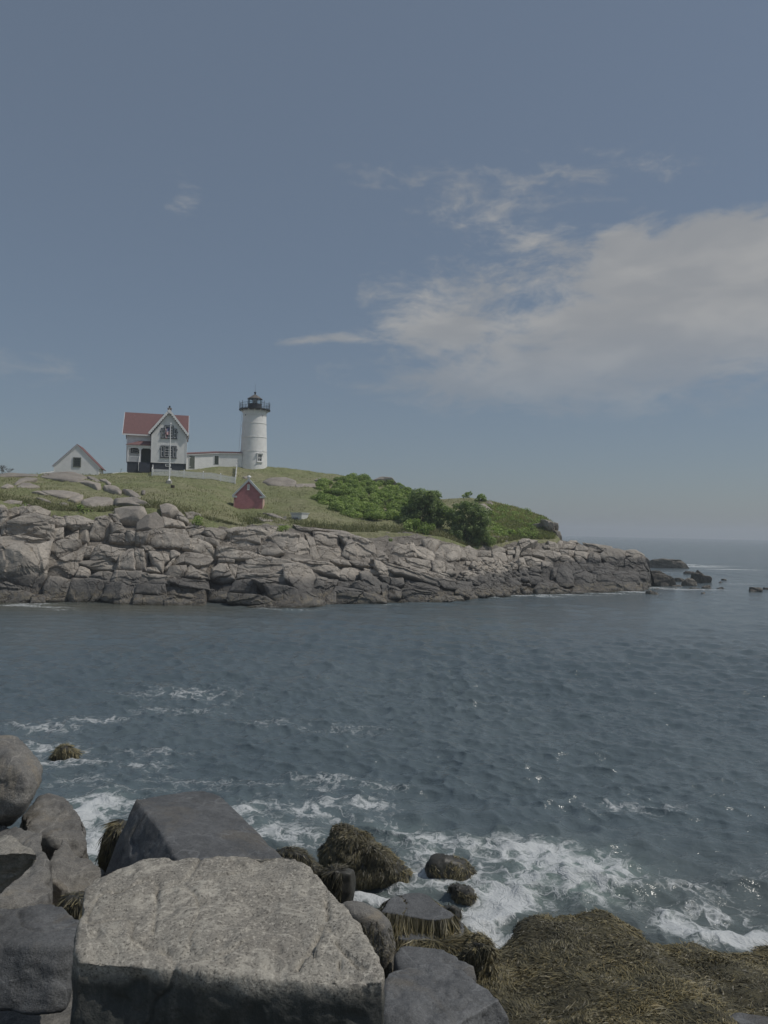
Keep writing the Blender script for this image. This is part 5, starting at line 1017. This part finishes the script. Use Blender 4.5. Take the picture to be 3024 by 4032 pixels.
def mass(x0, x1, ytop, ybot, D, n, seed, taper=.75, depth=1.6):
    rng = np.random.default_rng(seed); cl = []
    for k in range(n):
        t = rng.random() ** .9; py = ybot + (ytop - ybot) * t; w_ = (x1 - x0) / 2 * math.sqrt(max(.05, 1 - (abs(t - .42) / .62) ** 2)) * (1 + .22 * math.sin(9 * t + seed)); px = (x0 + x1) / 2 + rng.uniform(-1, 1) * w_
        p = at(px, py, D + rng.uniform(-depth, depth) * .6); r_ = rng.uniform(.28, .75) * min(1, (x1 - x0) / 110 + .25); cl.append((p[0], p[1], p[2], r_, r_, r_ * .9))
    return cl
thicket()
bush('tall_bush', 'tall dark green bush in the middle above the earth bank', mass(1592, 1752, 1938, 2085, 93, 130, 61), MAT['leafD'], 62, 300, .11, 'tall dark bushes above the bank', base=at(1672, 2090, 93) - np.array([0, 0, .3]))
bush('tall_bush', 'lower tall dark green bush spilling down to the cliff rocks', mass(1758, 1925, 1985, 2165, 91.5, 150, 63), MAT['leafD'], 64, 300, .11, 'tall dark bushes above the bank', base=at(1850, 2165, 91.5) - np.array([0, 0, .3]))
bush('low_bush', 'low light green bush at the lip of the earth bank', mass(1590, 1690, 2058, 2100, 88.5, 20, 65), MAT['leafL'], 66, 130, .13, 'small bushes')
bush('low_bush', 'small bush standing up on the skyline behind the dark bushes', mass(1822, 1862, 1938, 1965, 117, 7, 67), MAT['leafL'], 68, 150, .13, 'small bushes', tone=-.1)
bush('low_bush', 'small bush on the skyline right of the tiny skyline bush', mass(1868, 1918, 1952, 1985, 114, 12, 69), MAT['leafL'], 70, 150, .13, 'small bushes')
bush('low_bush', 'green bush in the gap above the cobble beach', mass(1985, 2045, 2095, 2135, 97, 12, 71), MAT['leafL'], 72, 140, .12, 'small bushes')
bush('low_bush', 'small green clump growing on the bare eroded bank', mass(1470, 1545, 2125, 2165, 85.0, 12, 75), MAT['leafL'], 76, 130, .12, 'small bushes', tone=-.15)
bush('low_bush', 'yellow-green sprig among the outcrops left of the flagpole', mass(395, 412, 1908, 1925, 96, 4, 77), MAT['leafL'], 78, 110, .09, 'small bushes', tone=.15)
bush('low_bush', 'dark little bush beside the porch foundation of the house', mass(472, 492, 1848, 1866, 113, 4, 79), MAT['leafD'], 80, 120, .09, 'small bushes')
bush('low_bush', 'ferny clump hanging over the cliff edge below the white shed', mass(300, 350, 1995, 2025, 76, 12, 81), MAT['leafL'], 82, 120, .11, 'small bushes')
bush('low_bush', 'clump of green weeds over the rocks at the left edge', mass(40, 95, 1985, 2010, 73, 9, 83), MAT['leafL'], 84, 120, .10, 'small bushes')
bush('low_bush', 'weedy clump in the cliff notch left of the red shed', mass(760, 800, 2040, 2065, 77, 8, 85), MAT['leafL'], 86, 120, .10, 'small bushes', tone=.1)
bush('low_bush', 'weedy clump on the cliff edge below the red shed', mass(1095, 1140, 2068, 2092, 78.5, 8, 87), MAT['leafL'], 88, 120, .10, 'small bushes', tone=.08)
for k_, (xa, xb, ya, yb, D_, lab_, tn_) in enumerate([(1925, 2000, 1995, 2050, 106, 'low green scrub high on the slope right of the dark bushes', .0), (2010, 2085, 2012, 2062, 105, 'low green scrub in the middle of the seaward slope', .05), (2075, 2140, 2042, 2090, 103.5, 'low scrub near the seaward end of the grassy slope', -.05), (1935, 2005, 2065, 2118, 99.5, 'yellowish scrub low on the slope above the cobbles', .2), (2040, 2120, 2085, 2122, 100, 'green scrub just above the headland rocks', .1)]):
    rg_ = np.random.default_rng(140 + k_); cl_ = []
    for _ in range(26):
        g_ = on_ground(rg_.uniform(xa, xb), rg_.uniform(ya, yb)); r_ = rg_.uniform(.25, .6); cl_.append((g_[0], g_[1], g_[2] + .1, r_ * 1.4, r_ * 1.4, r_ * .8))
    bush('low_bush', lab_, cl_, MAT['leafL'], 150 + k_, 130, .10, 'small bushes', tone=tn_)
def bare_shrub(px, py, D, h, seed, label):
    rng = np.random.default_rng(seed); b = at(px, py, D); e = empty('bare_shrub', b); tag(e, label, 'shrub', 'bare shrubs'); mb = MB()
    def grow(p, d, L, r_, k):
        q = p + d * L; mb.bar(p, q, r_, r_ * .7, 5)
        if k == 0: return
        for _ in range(3): dd = d + .55 * rng.normal(size=3); dd[2] = abs(dd[2]) * .8 + .15; grow(q, dd / np.linalg.norm(dd), L * .72, r_ * .62, k - 1)
    for _ in range(4): d = np.array([rng.normal() * .3, rng.normal() * .3, 1.0]); grow(np.array([0, 0, -.1]), d / np.linalg.norm(d), h * .36, .03, 3)
    mb.build('twigs', MAT['wood'], e)
bare_shrub(10, 1868, 99, 1.6, 91, 'bare grey shrub at the left edge of the skyline'); bare_shrub(32, 1868, 100, 1.25, 92, 'smaller bare shrub second from the left edge')
bare_shrub(1530, 2005, 101, 1.7, 93, 'bare grey bush patch inside the green thicket')
def blades(name, label, n, seed, sampler, hmin, hmax, mat, wid=.05, lean=.35, tint0=.45):
    rng = np.random.default_rng(seed); px, py = sampler(rng, int(n * 1.2)); G_ = np.array([on_ground(a, b) for a, b in zip(px, py)]); ok = (G_[:, 2] > .5) & (G_[:, 2] < 40)
    nz = vnoise(G_ * .42, seed); nz2 = vnoise(G_ * .15 + 9, seed); ok &= (nz > -.5); G_, nz, nz2 = G_[ok][:n], nz[ok][:n], nz2[ok][:n]; n = len(G_)
    B = G_ - np.array([0, 0, .03]); Hh = np.maximum(.35, .75 + .6 * nz) * rng.uniform(hmin, hmax, n); T = .3 * nz2 + .12 * nz + tint0 + .2 * rng.normal(size=n); a = rng.uniform(0, 6.28, n); side = np.stack([np.cos(a), np.sin(a), 0 * a], -1) * (wid * rng.uniform(.6, 1.4, n))[:, None]
    ln = np.stack([rng.normal(size=n), rng.normal(size=n), np.zeros(n)], -1) * (Hh * lean)[:, None]; mid = B + ln * .35 + np.array([0, 0, 1]) * (Hh * .62)[:, None]; tip = B + ln + np.array([0, 0, 1]) * Hh[:, None]
    V = np.stack([B - side, B + side, mid + side * .7, mid - side * .7, tip], 1).reshape(-1, 3); i = np.arange(n)[:, None] * 5
    F_ = np.concatenate([np.hstack([i, i + 1, i + 2]), np.hstack([i, i + 2, i + 3]), np.hstack([i + 3, i + 2, i + 4])])
    o = make(name, V, F_, mat, None, False, dict(tint=np.repeat(np.clip(T, 0, 1), 5))); tag(o, label, 'grass', kind='stuff')
def s_all(rng, n):
    px = rng.uniform(-100, 2190, n); k = rng.random(n) ** 1.3 * 3; ys, ds = knots(px); i = np.minimum(k.astype(int), 2); f = k - i; r_ = np.arange(n); return px, ys[r_, i] * (1 - f) + ys[r_, i + 1] * f - 1
def s_edge(rng, n):
    px = rng.uniform(-60, 2160, n); ye, _ = edge_of(px); return px, ye - np.abs(rng.normal(0, 13, n)) - 1
def s_right(rng, n):
    px = rng.uniform(1920, 2185, n); ys, ds = knots(px); t = rng.random(n); return px, ys[:, 3] + 1 + t * (ys[:, 0] - ys[:, 3] - 1)
blades('grass', 'short dry grass all over the island hill', 34000, 101, s_all, .08, .30, MAT['blade'], .032, .6, .5)
blades('edge_grass', 'longer green grass hanging over the cliff edge', 14000, 102, s_edge, .22, .58, MAT['blade'], .04, .5, .33)
blades('slope_weeds', 'tall weeds covering the slope at the seaward end of the hill', 15000, 103, s_right, .18, .50, MAT['weedgreen'], .05, .5, .5)

# ================================================================== near shore
def hull_mesh(groups):
    bm = bmesh.new()
    for pts in groups:
        vs = [bm.verts.new(tuple(map(float, p))) for p in pts]; r_ = bmesh.ops.convex_hull(bm, input=vs, use_existing_faces=False)
        dead = [g for g in set(r_['geom_interior'] + r_['geom_unused']) if isinstance(g, bmesh.types.BMVert) and g.is_valid]
        if dead: bmesh.ops.delete(bm, geom=dead, context='VERTS')
    me = bpy.data.meshes.new('hull'); bmesh.ops.recalc_face_normals(bm, faces=bm.faces); bm.to_mesh(me); bm.free(); return me
def carve(V, lines, depth, width):
    for ln in lines:
        for a, b in zip(ln[:-1], ln[1:]):
            a, b = np.array(a), np.array(b); ab = b - a; L2 = (ab @ ab) + 1e-9; t = np.clip(((V - a) @ ab) / L2, 0, 1); d = np.linalg.norm(V - (a + t[:, None] * ab), axis=1)
            V[:, 2] -= depth * np.exp(-(d / width) ** 2)
def boulder(name, groups, mat, voxel, smooth_it, n_amp, n_freq, seed, label=None, group=None, parent=None, cracks=None, strata=0.0, groove=.028):
    """solid from point groups: hulls fused, worn smooth, roughened"""
    me = hull_mesh(groups); o = bpy.data.objects.new(name, me); COL.objects.link(o)
    md = o.modifiers.new('fuse', 'REMESH'); md.mode = 'VOXEL'; md.voxel_size = voxel
    dg = bpy.context.evaluated_depsgraph_get(); me2 = bpy.data.meshes.new_from_object(o.evaluated_get(dg)); o.modifiers.clear(); o.data = me2; bpy.data.meshes.remove(me); me2.name = name
    nv = len(me2.vertices); V = np.empty(nv * 3); me2.vertices.foreach_get('co', V); V = V.reshape(-1, 3)
    E_ = np.empty(len(me2.edges) * 2, int); me2.edges.foreach_get('vertices', E_); E_ = E_.reshape(-1, 2); deg = np.bincount(E_.ravel(), minlength=nv).astype(float)[:, None]
    for _ in range(smooth_it):
        S = np.stack([np.bincount(E_[:, 0], V[E_[:, 1], k], nv) + np.bincount(E_[:, 1], V[E_[:, 0], k], nv) for k in range(3)], -1); V = .45 * V + .55 * S / deg
    me2.vertices.foreach_set('co', V.ravel()); me2.update(); Nn = np.empty(nv * 3); me2.vertices.foreach_get('normal', Nn); Nn = Nn.reshape(-1, 3)
    d = n_amp * fbm(V * n_freq, 5, seed, .52) + n_amp * .9 * fbm(V * n_freq * .33, 2, seed + 5)
    if strata: d = d + strata * fbm(V * np.array([1.2, 1.2, 6.0]), 3, seed + 9)
    g_ = np.abs(fbm(V * 1.1 + 3.1, 3, seed + 31)); d = d - groove * np.exp(-(g_ / .03) ** 2) * sstep(-.2, .25, fbm(V * .8, 2, seed + 33))
    ch = fbm(V * 7.0, 2, seed + 41); d = d - .3 * n_amp * np.clip(ch - .35, 0, 1) * 3
    V = V + Nn * d[:, None]
    if cracks is not None: carve(V, cracks, .055, .014)
    me2.vertices.foreach_set('co', V.ravel()); me2.polygons.foreach_set('use_smooth', np.ones(len(me2.polygons), bool)); me2.materials.clear(); me2.materials.append(mat); me2.update()
    if parent is not None: o.parent = parent
    if label: tag(o, label, 'rock', group)
    return o
def pd(crop, pts):                      # (x, y, distance) in a crop -> points
    s = src(crop, pts); return at(s[:, 0], s[:, 1], np.array([p[2] for p in pts]))
def lump(crop, outl, D, tf, tb, k=.62, zmin=None):
    s = src(crop, outl); P = at(s[:, 0], s[:, 1], np.full(len(s), D)); c = P.mean(0); v = c - CPOS; v /= np.linalg.norm(v)
    Q = np.vstack([P, c + k * (P - c) - v * tf, c + k * (P - c) + v * tb])
    if zmin is not None: lo = P[P[:, 2] < np.median(P[:, 2])].copy(); lo[:, 2] = zmin; Q = np.vstack([Q, lo, lo + v * tb * .8])
    return Q
def slab(crop, top, z0, y0, sx, sy, drop, shift=(0, 0), spread=1.0, front_shift=0.0):
    s = src(crop, top); P = onplane(s[:, 0], s[:, 1], z0, y0, sx, sy); c = P.mean(0); B = c + (P - c) * spread; B[:, 2] = P[:, 2] - drop; B[:, :2] += np.array(shift); fr = P[:, 1] < c[1]; B[fr, 1] += front_shift; return np.vstack([P, B])
GRP = 'boulders on the near shore'
def weed(o, n, seed, cond, lmin, lmax, wid=.0052, lay=1.0, tone=.5, swirl=.5, name='seaweed', parent=None, label=None, K=3):
    """strands of rockweed lying and hanging on a rock, combed downhill"""
    me = o.data; rng = np.random.default_rng(seed); nv = len(me.vertices); V = np.empty(nv * 3); me.vertices.foreach_get('co', V); V = V.reshape(-1, 3); me.calc_loop_triangles()
    T = np.empty(len(me.loop_triangles) * 3, int); me.loop_triangles.foreach_get('vertices', T); T = T.reshape(-1, 3); a, b, c = V[T[:, 0]], V[T[:, 1]], V[T[:, 2]]; nn = np.cross(b - a, c - a); ar = np.linalg.norm(nn, axis=1) / 2; nn = nn / (2 * ar[:, None] + 1e-12)
    cen = (a + b + c) / 3; ok = cond(cen, nn); pr = ar * ok; pr = pr / pr.sum(); idx = rng.choice(len(T), n, p=pr); u, v = rng.random(n), rng.random(n); fl = u + v > 1; u[fl], v[fl] = 1 - u[fl], 1 - v[fl]
    P = a[idx] + u[:, None] * (b - a)[idx] + v[:, None] * (c - a)[idx]; N_ = nn[idx]
    g = np.array([0, 0, -1.0]) - (N_ @ np.array([0, 0, -1.0]))[:, None] * N_; gl = np.linalg.norm(g, axis=1)[:, None]
    sw = np.stack([fbm(P * 1.7, 2, seed + 1), fbm(P * 1.7, 2, seed + 2), .3 * fbm(P * 1.7, 2, seed + 3)], -1); sw += .25 * rng.normal(size=(n, 3)); sw -= (sw * N_).sum(1)[:, None] * N_
    d = g * 1.3 + sw * swirl; d /= np.linalg.norm(d, axis=1)[:, None] + 1e-9
    L = rng.uniform(lmin, lmax, n) * (.75 + .5 * np.clip(fbm(P * 2.2, 2, seed + 7), -.6, .8)); pts = [P + N_ * .006 * lay]; cur = pts[0]; dd = d.copy()
    lift = N_ * (.16 * lay) * rng.random((n, 1)); curl = np.cross(N_, d) * rng.normal(0, .55, (n, 1))
    for k in range(K - 1):
        st = dd + curl * k / (K - 1) + lift * (1 - 1.5 * k / (K - 1)) + np.array([0, 0, -.22]) * k / K * (1 - np.abs(N_[:, 2:3])); cur = cur + st * (L / (K - 1))[:, None]; cur = cur + .012 * rng.normal(size=(n, 3)); pts.append(cur)
    wv = np.cross(d, N_); wv = wv / (np.linalg.norm(wv, axis=1)[:, None] + 1e-9); wv = wv * .8 + .5 * N_ * rng.normal(size=(n, 1)); W_ = (wid * rng.uniform(.6, 1.5, n))[:, None]
    prof = [.7, 1.0, .95, .3] if K == 4 else [.8, 1.0, .3]; VV = np.stack([q for k in range(K) for q in (pts[k] - wv * W_ * prof[k], pts[k] + wv * W_ * prof[k])], 1).reshape(-1, 3); i = np.arange(n)[:, None] * (2 * K)
    F_ = np.concatenate([np.hstack([i + 2 * k, i + 2 * k + 1, i + 2 * k + 3, i + 2 * k + 2]) for k in range(K - 1)])
    tint = np.clip(tone + .30 * fbm(P * .9, 3, seed + 4) + .16 * rng.normal(size=n), 0, 1); tt = np.stack([tint * f for f in ((.6, .6, .9, .9, 1.05, 1.05, 1.2, 1.2) if K == 4 else (.65, .65, 1, 1, 1.2, 1.2))], 1).ravel()
    w_ = make(name, VV, F_, MAT['kelp'], parent if parent is not None else o, True, dict(tint=np.clip(tt, 0, 1))); tag(w_, kind='stuff'); return w_
allc = lambda c, n: np.ones(len(c))
up = lambda c, n: (n[:, 2] > -.1) * 1.0
# bedrock shelf under everything
def build_shelf():
    xs = np.linspace(-11, 13, 220); ys = np.linspace(1.2, 15.5, 150); X, Y = np.meshgrid(xs, ys)
    edge = np.interp(X, [-11, -3, -.5, .9, 1.5, 2.0, 2.5, 3.3, 4.1, 4.6, 5.1, 6.3, 7.2, 13], [14.5, 14.2, 13.4, 13.0, 12.5, 12.6, 13.3, 13.9, 14.0, 13.4, 13.0, 12.6, 13.1, 13.6]) + .12 * np.sin(X * 5); s = edge - Y
    Z = np.where(s > 0, .14 * (1 - np.exp(-np.abs(s) / .6)) + .21 * np.minimum(s, 4.3) + .26 * np.maximum(s - 4.3, 0), .8 * s)
    P = np.stack([X, Y, 0 * X], -1); Z = Z + .05 * fbm(P * .9, 3, 201) + .05 * fbm(P * 2.6, 3, 203) - .55 * sstep(1.0, -1.5, X) * sstep(7, 9, Y)
    o = make('shore_ledge', np.stack([X, Y, Z], -1).reshape(-1, 3), grid_faces(len(ys), len(xs)), MAT['weedbed'], None, True); tag(o, 'low wet rock ledge along the near shore', kind='structure'); return o
SHELF = build_shelf()
weed(SHELF, 115000, 301, lambda c, n: ((c[:, 0] > .9) & (c[:, 1] > 7.4) & (c[:, 2] > -.12) & (c[:, 0] < 9.5)) * (.3 + sstep(-.32, .05, fbm(c * 1.6, 3, 305))), .06, .16, .0052, .6, .56, 1.9)
weed(SHELF, 12000, 302, lambda c, n: ((c[:, 0] < .9) & (c[:, 0] > -6) & (c[:, 1] > 9.0) & (c[:, 2] > -.1)) * 1.0, .12, .28, .0054, .8, .45, 1.0)

# the big foreground block
top6 = [(418,1290),(430,1180),(442,1060),(462,970),(505,908),(640,850),(780,803),(930,795),(1100,800),(1380,798),(1480,775),(1540,768),(1620,782),(1695,838),(1785,948),(1872,1048),(1945,1208),(2022,1288),(2092,1398),(2085,1470),(2030,1478),(1945,1460),(1850,1482),(1720,1438),(1600,1428),(1350,1398),(1100,1340),(900,1310),(720,1278),(640,1290),(510,1322),(425,1366)]
s6 = src('G', top6); P6 = onplane(s6[:, 0], s6[:, 1], 3.9, 6.0, 0.0, .10)
P6[:, 2] += 0.0
bot6 = P6.copy(); bot6[:, 2] -= 2.6; c6 = P6.mean(0); fr = np.arange(len(P6)) >= 19; bot6[fr, 1] += .42; bot6[~fr, :2] = c6[:2] + (bot6[~fr, :2] - c6[:2]) * 1.12
crk = []
for ln in ([(858,930),(850,1050),(838,1150),(830,1290)], [(1778,965),(1776,1060),(1785,1130),(1735,1230),(1700,1290),(1640,1360),(1620,1400)], [(1785,1130),(1800,1200)], [(1835,1262),(1890,1330),(1950,1385),(1990,1395)], [(1850,1360),(1852,1420),(1855,1480)], [(1700,1290),(1715,1340)]):
    q = src('G', ln); crk.append(onplane(q[:, 0], q[:, 1], 3.9, 6.0, 0, .10))
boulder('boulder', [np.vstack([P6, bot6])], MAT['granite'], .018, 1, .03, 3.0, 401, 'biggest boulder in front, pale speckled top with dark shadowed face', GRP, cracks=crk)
# smooth dark angular rock behind it
R7 = pd('G', [(745,488,11.6),(800,473,11.9),(870,472,12.2),(1000,433,12.7),(1120,428,12.8),(1190,452,12.5),(1255,505,12.0),(1320,590,11.5),(1400,690,11.0),(1540,790,10.4),(1540,900,9.9),(960,800,9.9),(855,622,10.7),(640,700,11.6),(575,880,11.1),(960,960,9.7)])
lo = R7.copy(); lo[:, 2] = -.6; boulder('boulder', [np.vstack([R7, lo + np.array([0, .1, 0])])], MAT['slate'], .03, 1, .016, 2.6, 402, 'smooth dark grey angular rock behind the biggest boulder', GRP)
r = boulder('boulder', [lump('G', [(545,820),(560,720),(610,620),(650,595),(700,600),(690,720),(640,880),(560,900)], 12.2, .35, .5, zmin=-.5)], MAT['wetrock'], .04, 3, .04, 3, 403, 'weed-covered rock against the left side of the angular dark rock', GRP); weed(r, 5346, 503, up, .12, .3, tone=.42)
# upper left round boulder
R1 = pd('G', [(-250,150,12.6),(-60,122,12.7),(20,130,12.7),(65,142,12.7),(120,175,12.5),(190,240,12.3),(225,320,12.0),(218,400,11.8),(150,530,11.5),(120,556,11.35),(0,572,11.3),(-250,585,11.3),(-250,240,11.9),(0,205,12.0),(45,235,11.75),(115,335,11.45),(150,410,11.35),(138,500,11.3)])
boulder('boulder', [np.vstack([R1, R1 + np.array([-.7, 1.0, -.62])])], MAT['slate_warm'], .028, 2, .035, 2.6, 404, 'rounded grey-brown boulder cut by the left edge of the photo', GRP, strata=.015)
# sprawling worn ledge on the left
def block(crop, pts, zlo):
    P = pd(crop, pts); Q = P.copy(); Q[:, 2] = zlo; c = P.mean(0); Q[:, :2] = c[:2] + (Q[:, :2] - c[:2]) * 1.08; return np.vstack([P, Q])
boulder('rock_ledge', [block('G', [(120,560,12.6),(250,452,13.2),(330,452,13.2),(390,510,12.8),(480,610,12.2),(490,700,11.9),(470,800,11.7),(380,775,11.6),(270,690,11.6),(130,650,11.6)], -.5),
    block('G', [(-250,600,11.6),(0,592,11.6),(120,640,11.2),(230,650,11.0),(265,770,10.5),(258,1030,9.2),(100,1045,9.1),(0,1055,9.0),(-250,1080,9.0)], .2),
    block('G', [(262,770,11.1),(350,690,11.5),(430,780,11.4),(580,885,11.3),(500,940,10.9),(445,1000,10.6),(335,965,10.5),(265,905,10.6)], -.4)], MAT['slate_warm'], .034, 2, .06, 2.4, 405, 'worn brown rock ledge sloping from the left edge to the surf', GRP)
LEDGE = bpy.data.objects['rock_ledge']
weed(LEDGE, 2600, 505, lambda c, n: ((c[:, 2] < 1.15 + .4 * fbm(c * 1.5, 2, 3)) & (n[:, 2] < .75) & (c[:, 0] > -4.6)) * 1.0, .08, .22, tone=.4)
# left block with pale broken edge
boulder('boulder', [pd('G', [(-300,640,7.95),(0,655,7.9),(90,698,7.75),(190,738,7.5),(-300,800,7.3),(0,785,7.3),(100,770,7.3),(212,775,7.32),(207,850,7.4),(120,925,7.5),(0,995,7.55),(-300,1110,7.55),(-200,900,8.6),(0,850,8.4)])], MAT['darkgran'], .022, 1, .03, 5.0, 406, 'jagged pale-edged block jutting in from the left edge', GRP, strata=.012)
# flat dark rock lower left
top4 = [(-300,1075),(0,1072),(120,1050),(200,1040),(290,1040),(340,1060),(435,1140),(428,1200),(412,1275),(330,1305),(200,1292),(100,1282),(0,1272),(-300,1270)]
S4 = slab('G', top4, 2.9, 7.5, 0, .03, .48, spread=.98, front_shift=-.22); boulder('boulder', [S4], MAT['slate'], .025, 2, .025, 3.4, 407, 'flat-topped dark rock at lower left beside the biggest boulder', GRP, strata=.02)
S5 = slab('G', [(-400,1380),(0,1395),(300,1350),(440,1330),(520,1500),(520,1800),(0,1850),(-400,1800)], 1.95, 7.6, .02, .03, 1.2); boulder('rock_ledge', [S5], MAT['slate_warm'], .03, 3, .05, 2.0, 408, 'smooth tan and grey bedrock in the bottom left corner', GRP)
# weed rocks in the surf
r = boulder('boulder', [lump('H', [(355,500),(400,410),(440,342),(500,338),(620,388),(740,468),(850,578),(880,640),(740,655),(650,720),(575,660),(550,600),(450,570),(368,570)], 15.2, .55, 1.0, .55, -.5)], MAT['wetrock'], .04, 2, .085, 2.0, 409, 'large peaked rock draped in brown seaweed in the surf', GRP)
weed(r, 28215, 509, lambda c, n: ((n[:, 1] < .45) & (n[:, 2] > -.3)) * (1.0 - .9 * ((n[:, 0] > .45) & (fbm(c * 1.5, 2, 8) > -.2))), .08, .2, .006, 1.0, .58, .8)
r = boulder('boulder', [lump('H', [(350,600),(430,568),(545,590),(552,650),(522,745),(470,745),(400,690)], 12.8, .3, .6, .7, -.2)], MAT['wetrock'], .03, 2, .02, 3, 410, 'small wet rock half covered in weed below the peaked rock', GRP); weed(r, 4455, 510, lambda c, n: ((c[:, 0] < np.percentile(c[:, 0], 60)) & (n[:, 2] > -.2)) * 1.0, .12, .26, .0054, .8, .5, .9)
r = boulder('boulder', [lump('H', [(120,500),(150,478),(230,472),(330,528),(368,580),(360,640),(200,640)], 13.0, .3, .6, .7, -.3)], MAT['wetrock'], .035, 2, .06, 3, 411, 'low weedy rock showing just behind the top of the biggest boulder', GRP); weed(r, 4752, 511, up, .12, .3)
boulder('boulder', [lump('H', [(470,770),(500,755),(560,757),(680,820),(742,880),(775,1000),(745,1110),(690,1120),(600,1100),(480,1000)], 10.6, .35, 1.0, .62, .1)], MAT['slate_warm'], .03, 6, .02, 1.8, 412, 'smooth rounded grey boulder right of the biggest boulder', GRP)
R9 = bpy.context.scene.objects[-1] if False else [o for o in COL.objects if o.get('label', '').startswith('smooth rounded grey')][0]
weed(R9, 1500, 512, lambda c, n: ((n[:, 2] < .35) & (n[:, 1] < .3)) * 1.0, .1, .24, .0054, .9, .42, .4)
S10 = slab('H', [(692,812),(712,770),(742,732),(790,710),(842,700),(900,705),(950,722),(1040,782),(1092,832),(1060,850),(1020,856),(950,855),(880,838),(820,812),(760,790)], .92, 12.2, 0, .05, .3, spread=1.02)
S10b = slab('H', [(700,835),(760,790),(850,815),(950,858),(1060,856),(1110,850),(1155,900),(1120,960),(1060,1000),(900,985),(790,960)], .70, 12.0, 0, .12, .6, spread=1.05)
r = boulder('boulder', [S10, S10b], MAT['slate'], .028, 3, .018, 2.2, 413, 'flat-topped grey rock with a thick skirt of hanging seaweed', GRP)
weed(r, 26730, 513, lambda c, n: ((n[:, 2] < .8) | (c[:, 1] < 11.65)) & (n[:, 2] > -.4) & (n[:, 1] < .5), .22, .44, .0054, 1.1, .56, .35)
boulder('boulder', [slab('H', [(765,1045),(812,1000),(900,1008),(1010,1024),(1100,1050),(1200,1108),(1220,1165),(1000,1200),(790,1150)], 1.2, 10.0, 0, .1, .9)], MAT['slate'], .03, 4, .02, 2.0, 414, 'low grey-brown rock between the weed-skirted rock and the bottom rock', GRP)
T12 = src('H', [(705,1200),(730,1150),(785,1110),(900,1088),(1000,1083),(1080,1085),(1150,1128),(1260,1198),(1330,1300),(1200,1265),(1000,1238),(800,1240)]); Q12 = onplane(T12[:, 0], T12[:, 1], 2.0, 8.3, 0, .12)
F12 = pd('H', [(712,1320,7.9),(720,1460,7.6),(1000,1330,7.85),(1000,1480,7.5),(1250,1340,8.1),(1420,1470,8.1)]); lo = np.vstack([Q12, F12]).copy(); lo[:, 2] -= 1.4
boulder('boulder', [np.vstack([Q12, F12, lo])], MAT['slate'], .024, 3, .034, 3.2, 415, 'large smooth dark rock at the bottom centre right', GRP, strata=.02)
r = boulder('boulder', [lump('H', [(1085,1040),(1150,972),(1200,945),(1280,958),(1325,1000),(1320,1060),(1230,1125),(1120,1110)], 11.2, .3, .6, .65, .2)], MAT['wetrock'], .035, 2, .07, 2.5, 416, 'shaggy seaweed mound right of the weed-skirted rock', GRP); weed(r, 11286, 516, up, .1, .22, .006, 1.0, .6, .9)
for k, (ol, D, lab) in enumerate([([(1030,640),(1060,618),(1100,612),(1200,640),(1245,695),(1180,748),(1130,730)], 14.3, 'dark weedy rock awash in the middle of the foam'), ([(960,530),(1000,490),(1110,508),(1190,560),(1100,600),(1040,575)], 15.4, 'brown half-drowned rock behind the foam right of the peaked rock'), ([(1025,755),(1080,738),(1135,765),(1105,805)], 13.2, 'little golden weedy rock behind the flat-topped rock')]):
    r = boulder('boulder', [lump('H', ol, D, .2, .4, .6, -.4) - np.array([0, 0, .12])], MAT['wetrock'], .035, 2, .10, 2.4, 420 + k, lab, GRP); weed(r, 2600, 520 + k, lambda c, n: (n[:, 2] > -.1) * sstep(-.3, .1, fbm(c * 3, 2, 77)), .05, .13, .006, .8, .5, 1.4)
r = boulder('boulder', [lump('G', [(280,235),(320,192),(370,180),(432,222),(405,268),(330,275)], 22.2, .3, .5, .6, -.5)], MAT['wetrock'], .05, 3, .05, 2, 424, 'lone golden-brown weedy rock awash near the left edge', GRP); weed(r, 2673, 524, up, .15, .3, .010, .8, .75, .8)
r = boulder('boulder', [lump('G', [(320,1050),(360,1012),(460,1005),(470,1130),(400,1130)], 9.2, .25, .5, .7, .3)], MAT['wetrock'], .03, 3, .03, 3, 425, 'weedy rock in the gap left of the biggest boulder', GRP); weed(r, 3564, 525, up, .1, .22, .0054, .8, .5, .5)
boulder('boulder', [slab('I', [(1370,1420),(1400,1350),(1480,1324),(1600,1340),(1760,1372),(1760,1500),(1370,1500)], 1.05, 9.2, 0, .05, .8)], MAT['slate'], .03, 4, .02, 2, 426, 'grey rock rising at the bottom right corner', GRP)


# ================================================================== haze: thin sea air round the whole place
HAZE = 0.0005
def build_haze():
    hz = MB().box(-2400, 2400, -40, 3200, -3.5, 40).build('haze', None); tag(hz, 'thin pale sea haze filling the air', kind='stuff')
    m = bpy.data.materials.new('sea_haze'); m.use_nodes = True; t = NT(m.node_tree); t.n.remove(t.n['Principled BSDF']); v = t.add('ShaderNodeVolumePrincipled')
    v.inputs['Color'].default_value = rgb(.86, .9, .95); v.inputs['Density'].default_value = HAZE; v.inputs['Anisotropy'].default_value = 0.2
    t.l.new(v.outputs[0], t.n['Material Output'].inputs['Volume']); hz.data.materials.append(m)
    SC.cycles.volume_bounces = 1
build_haze()
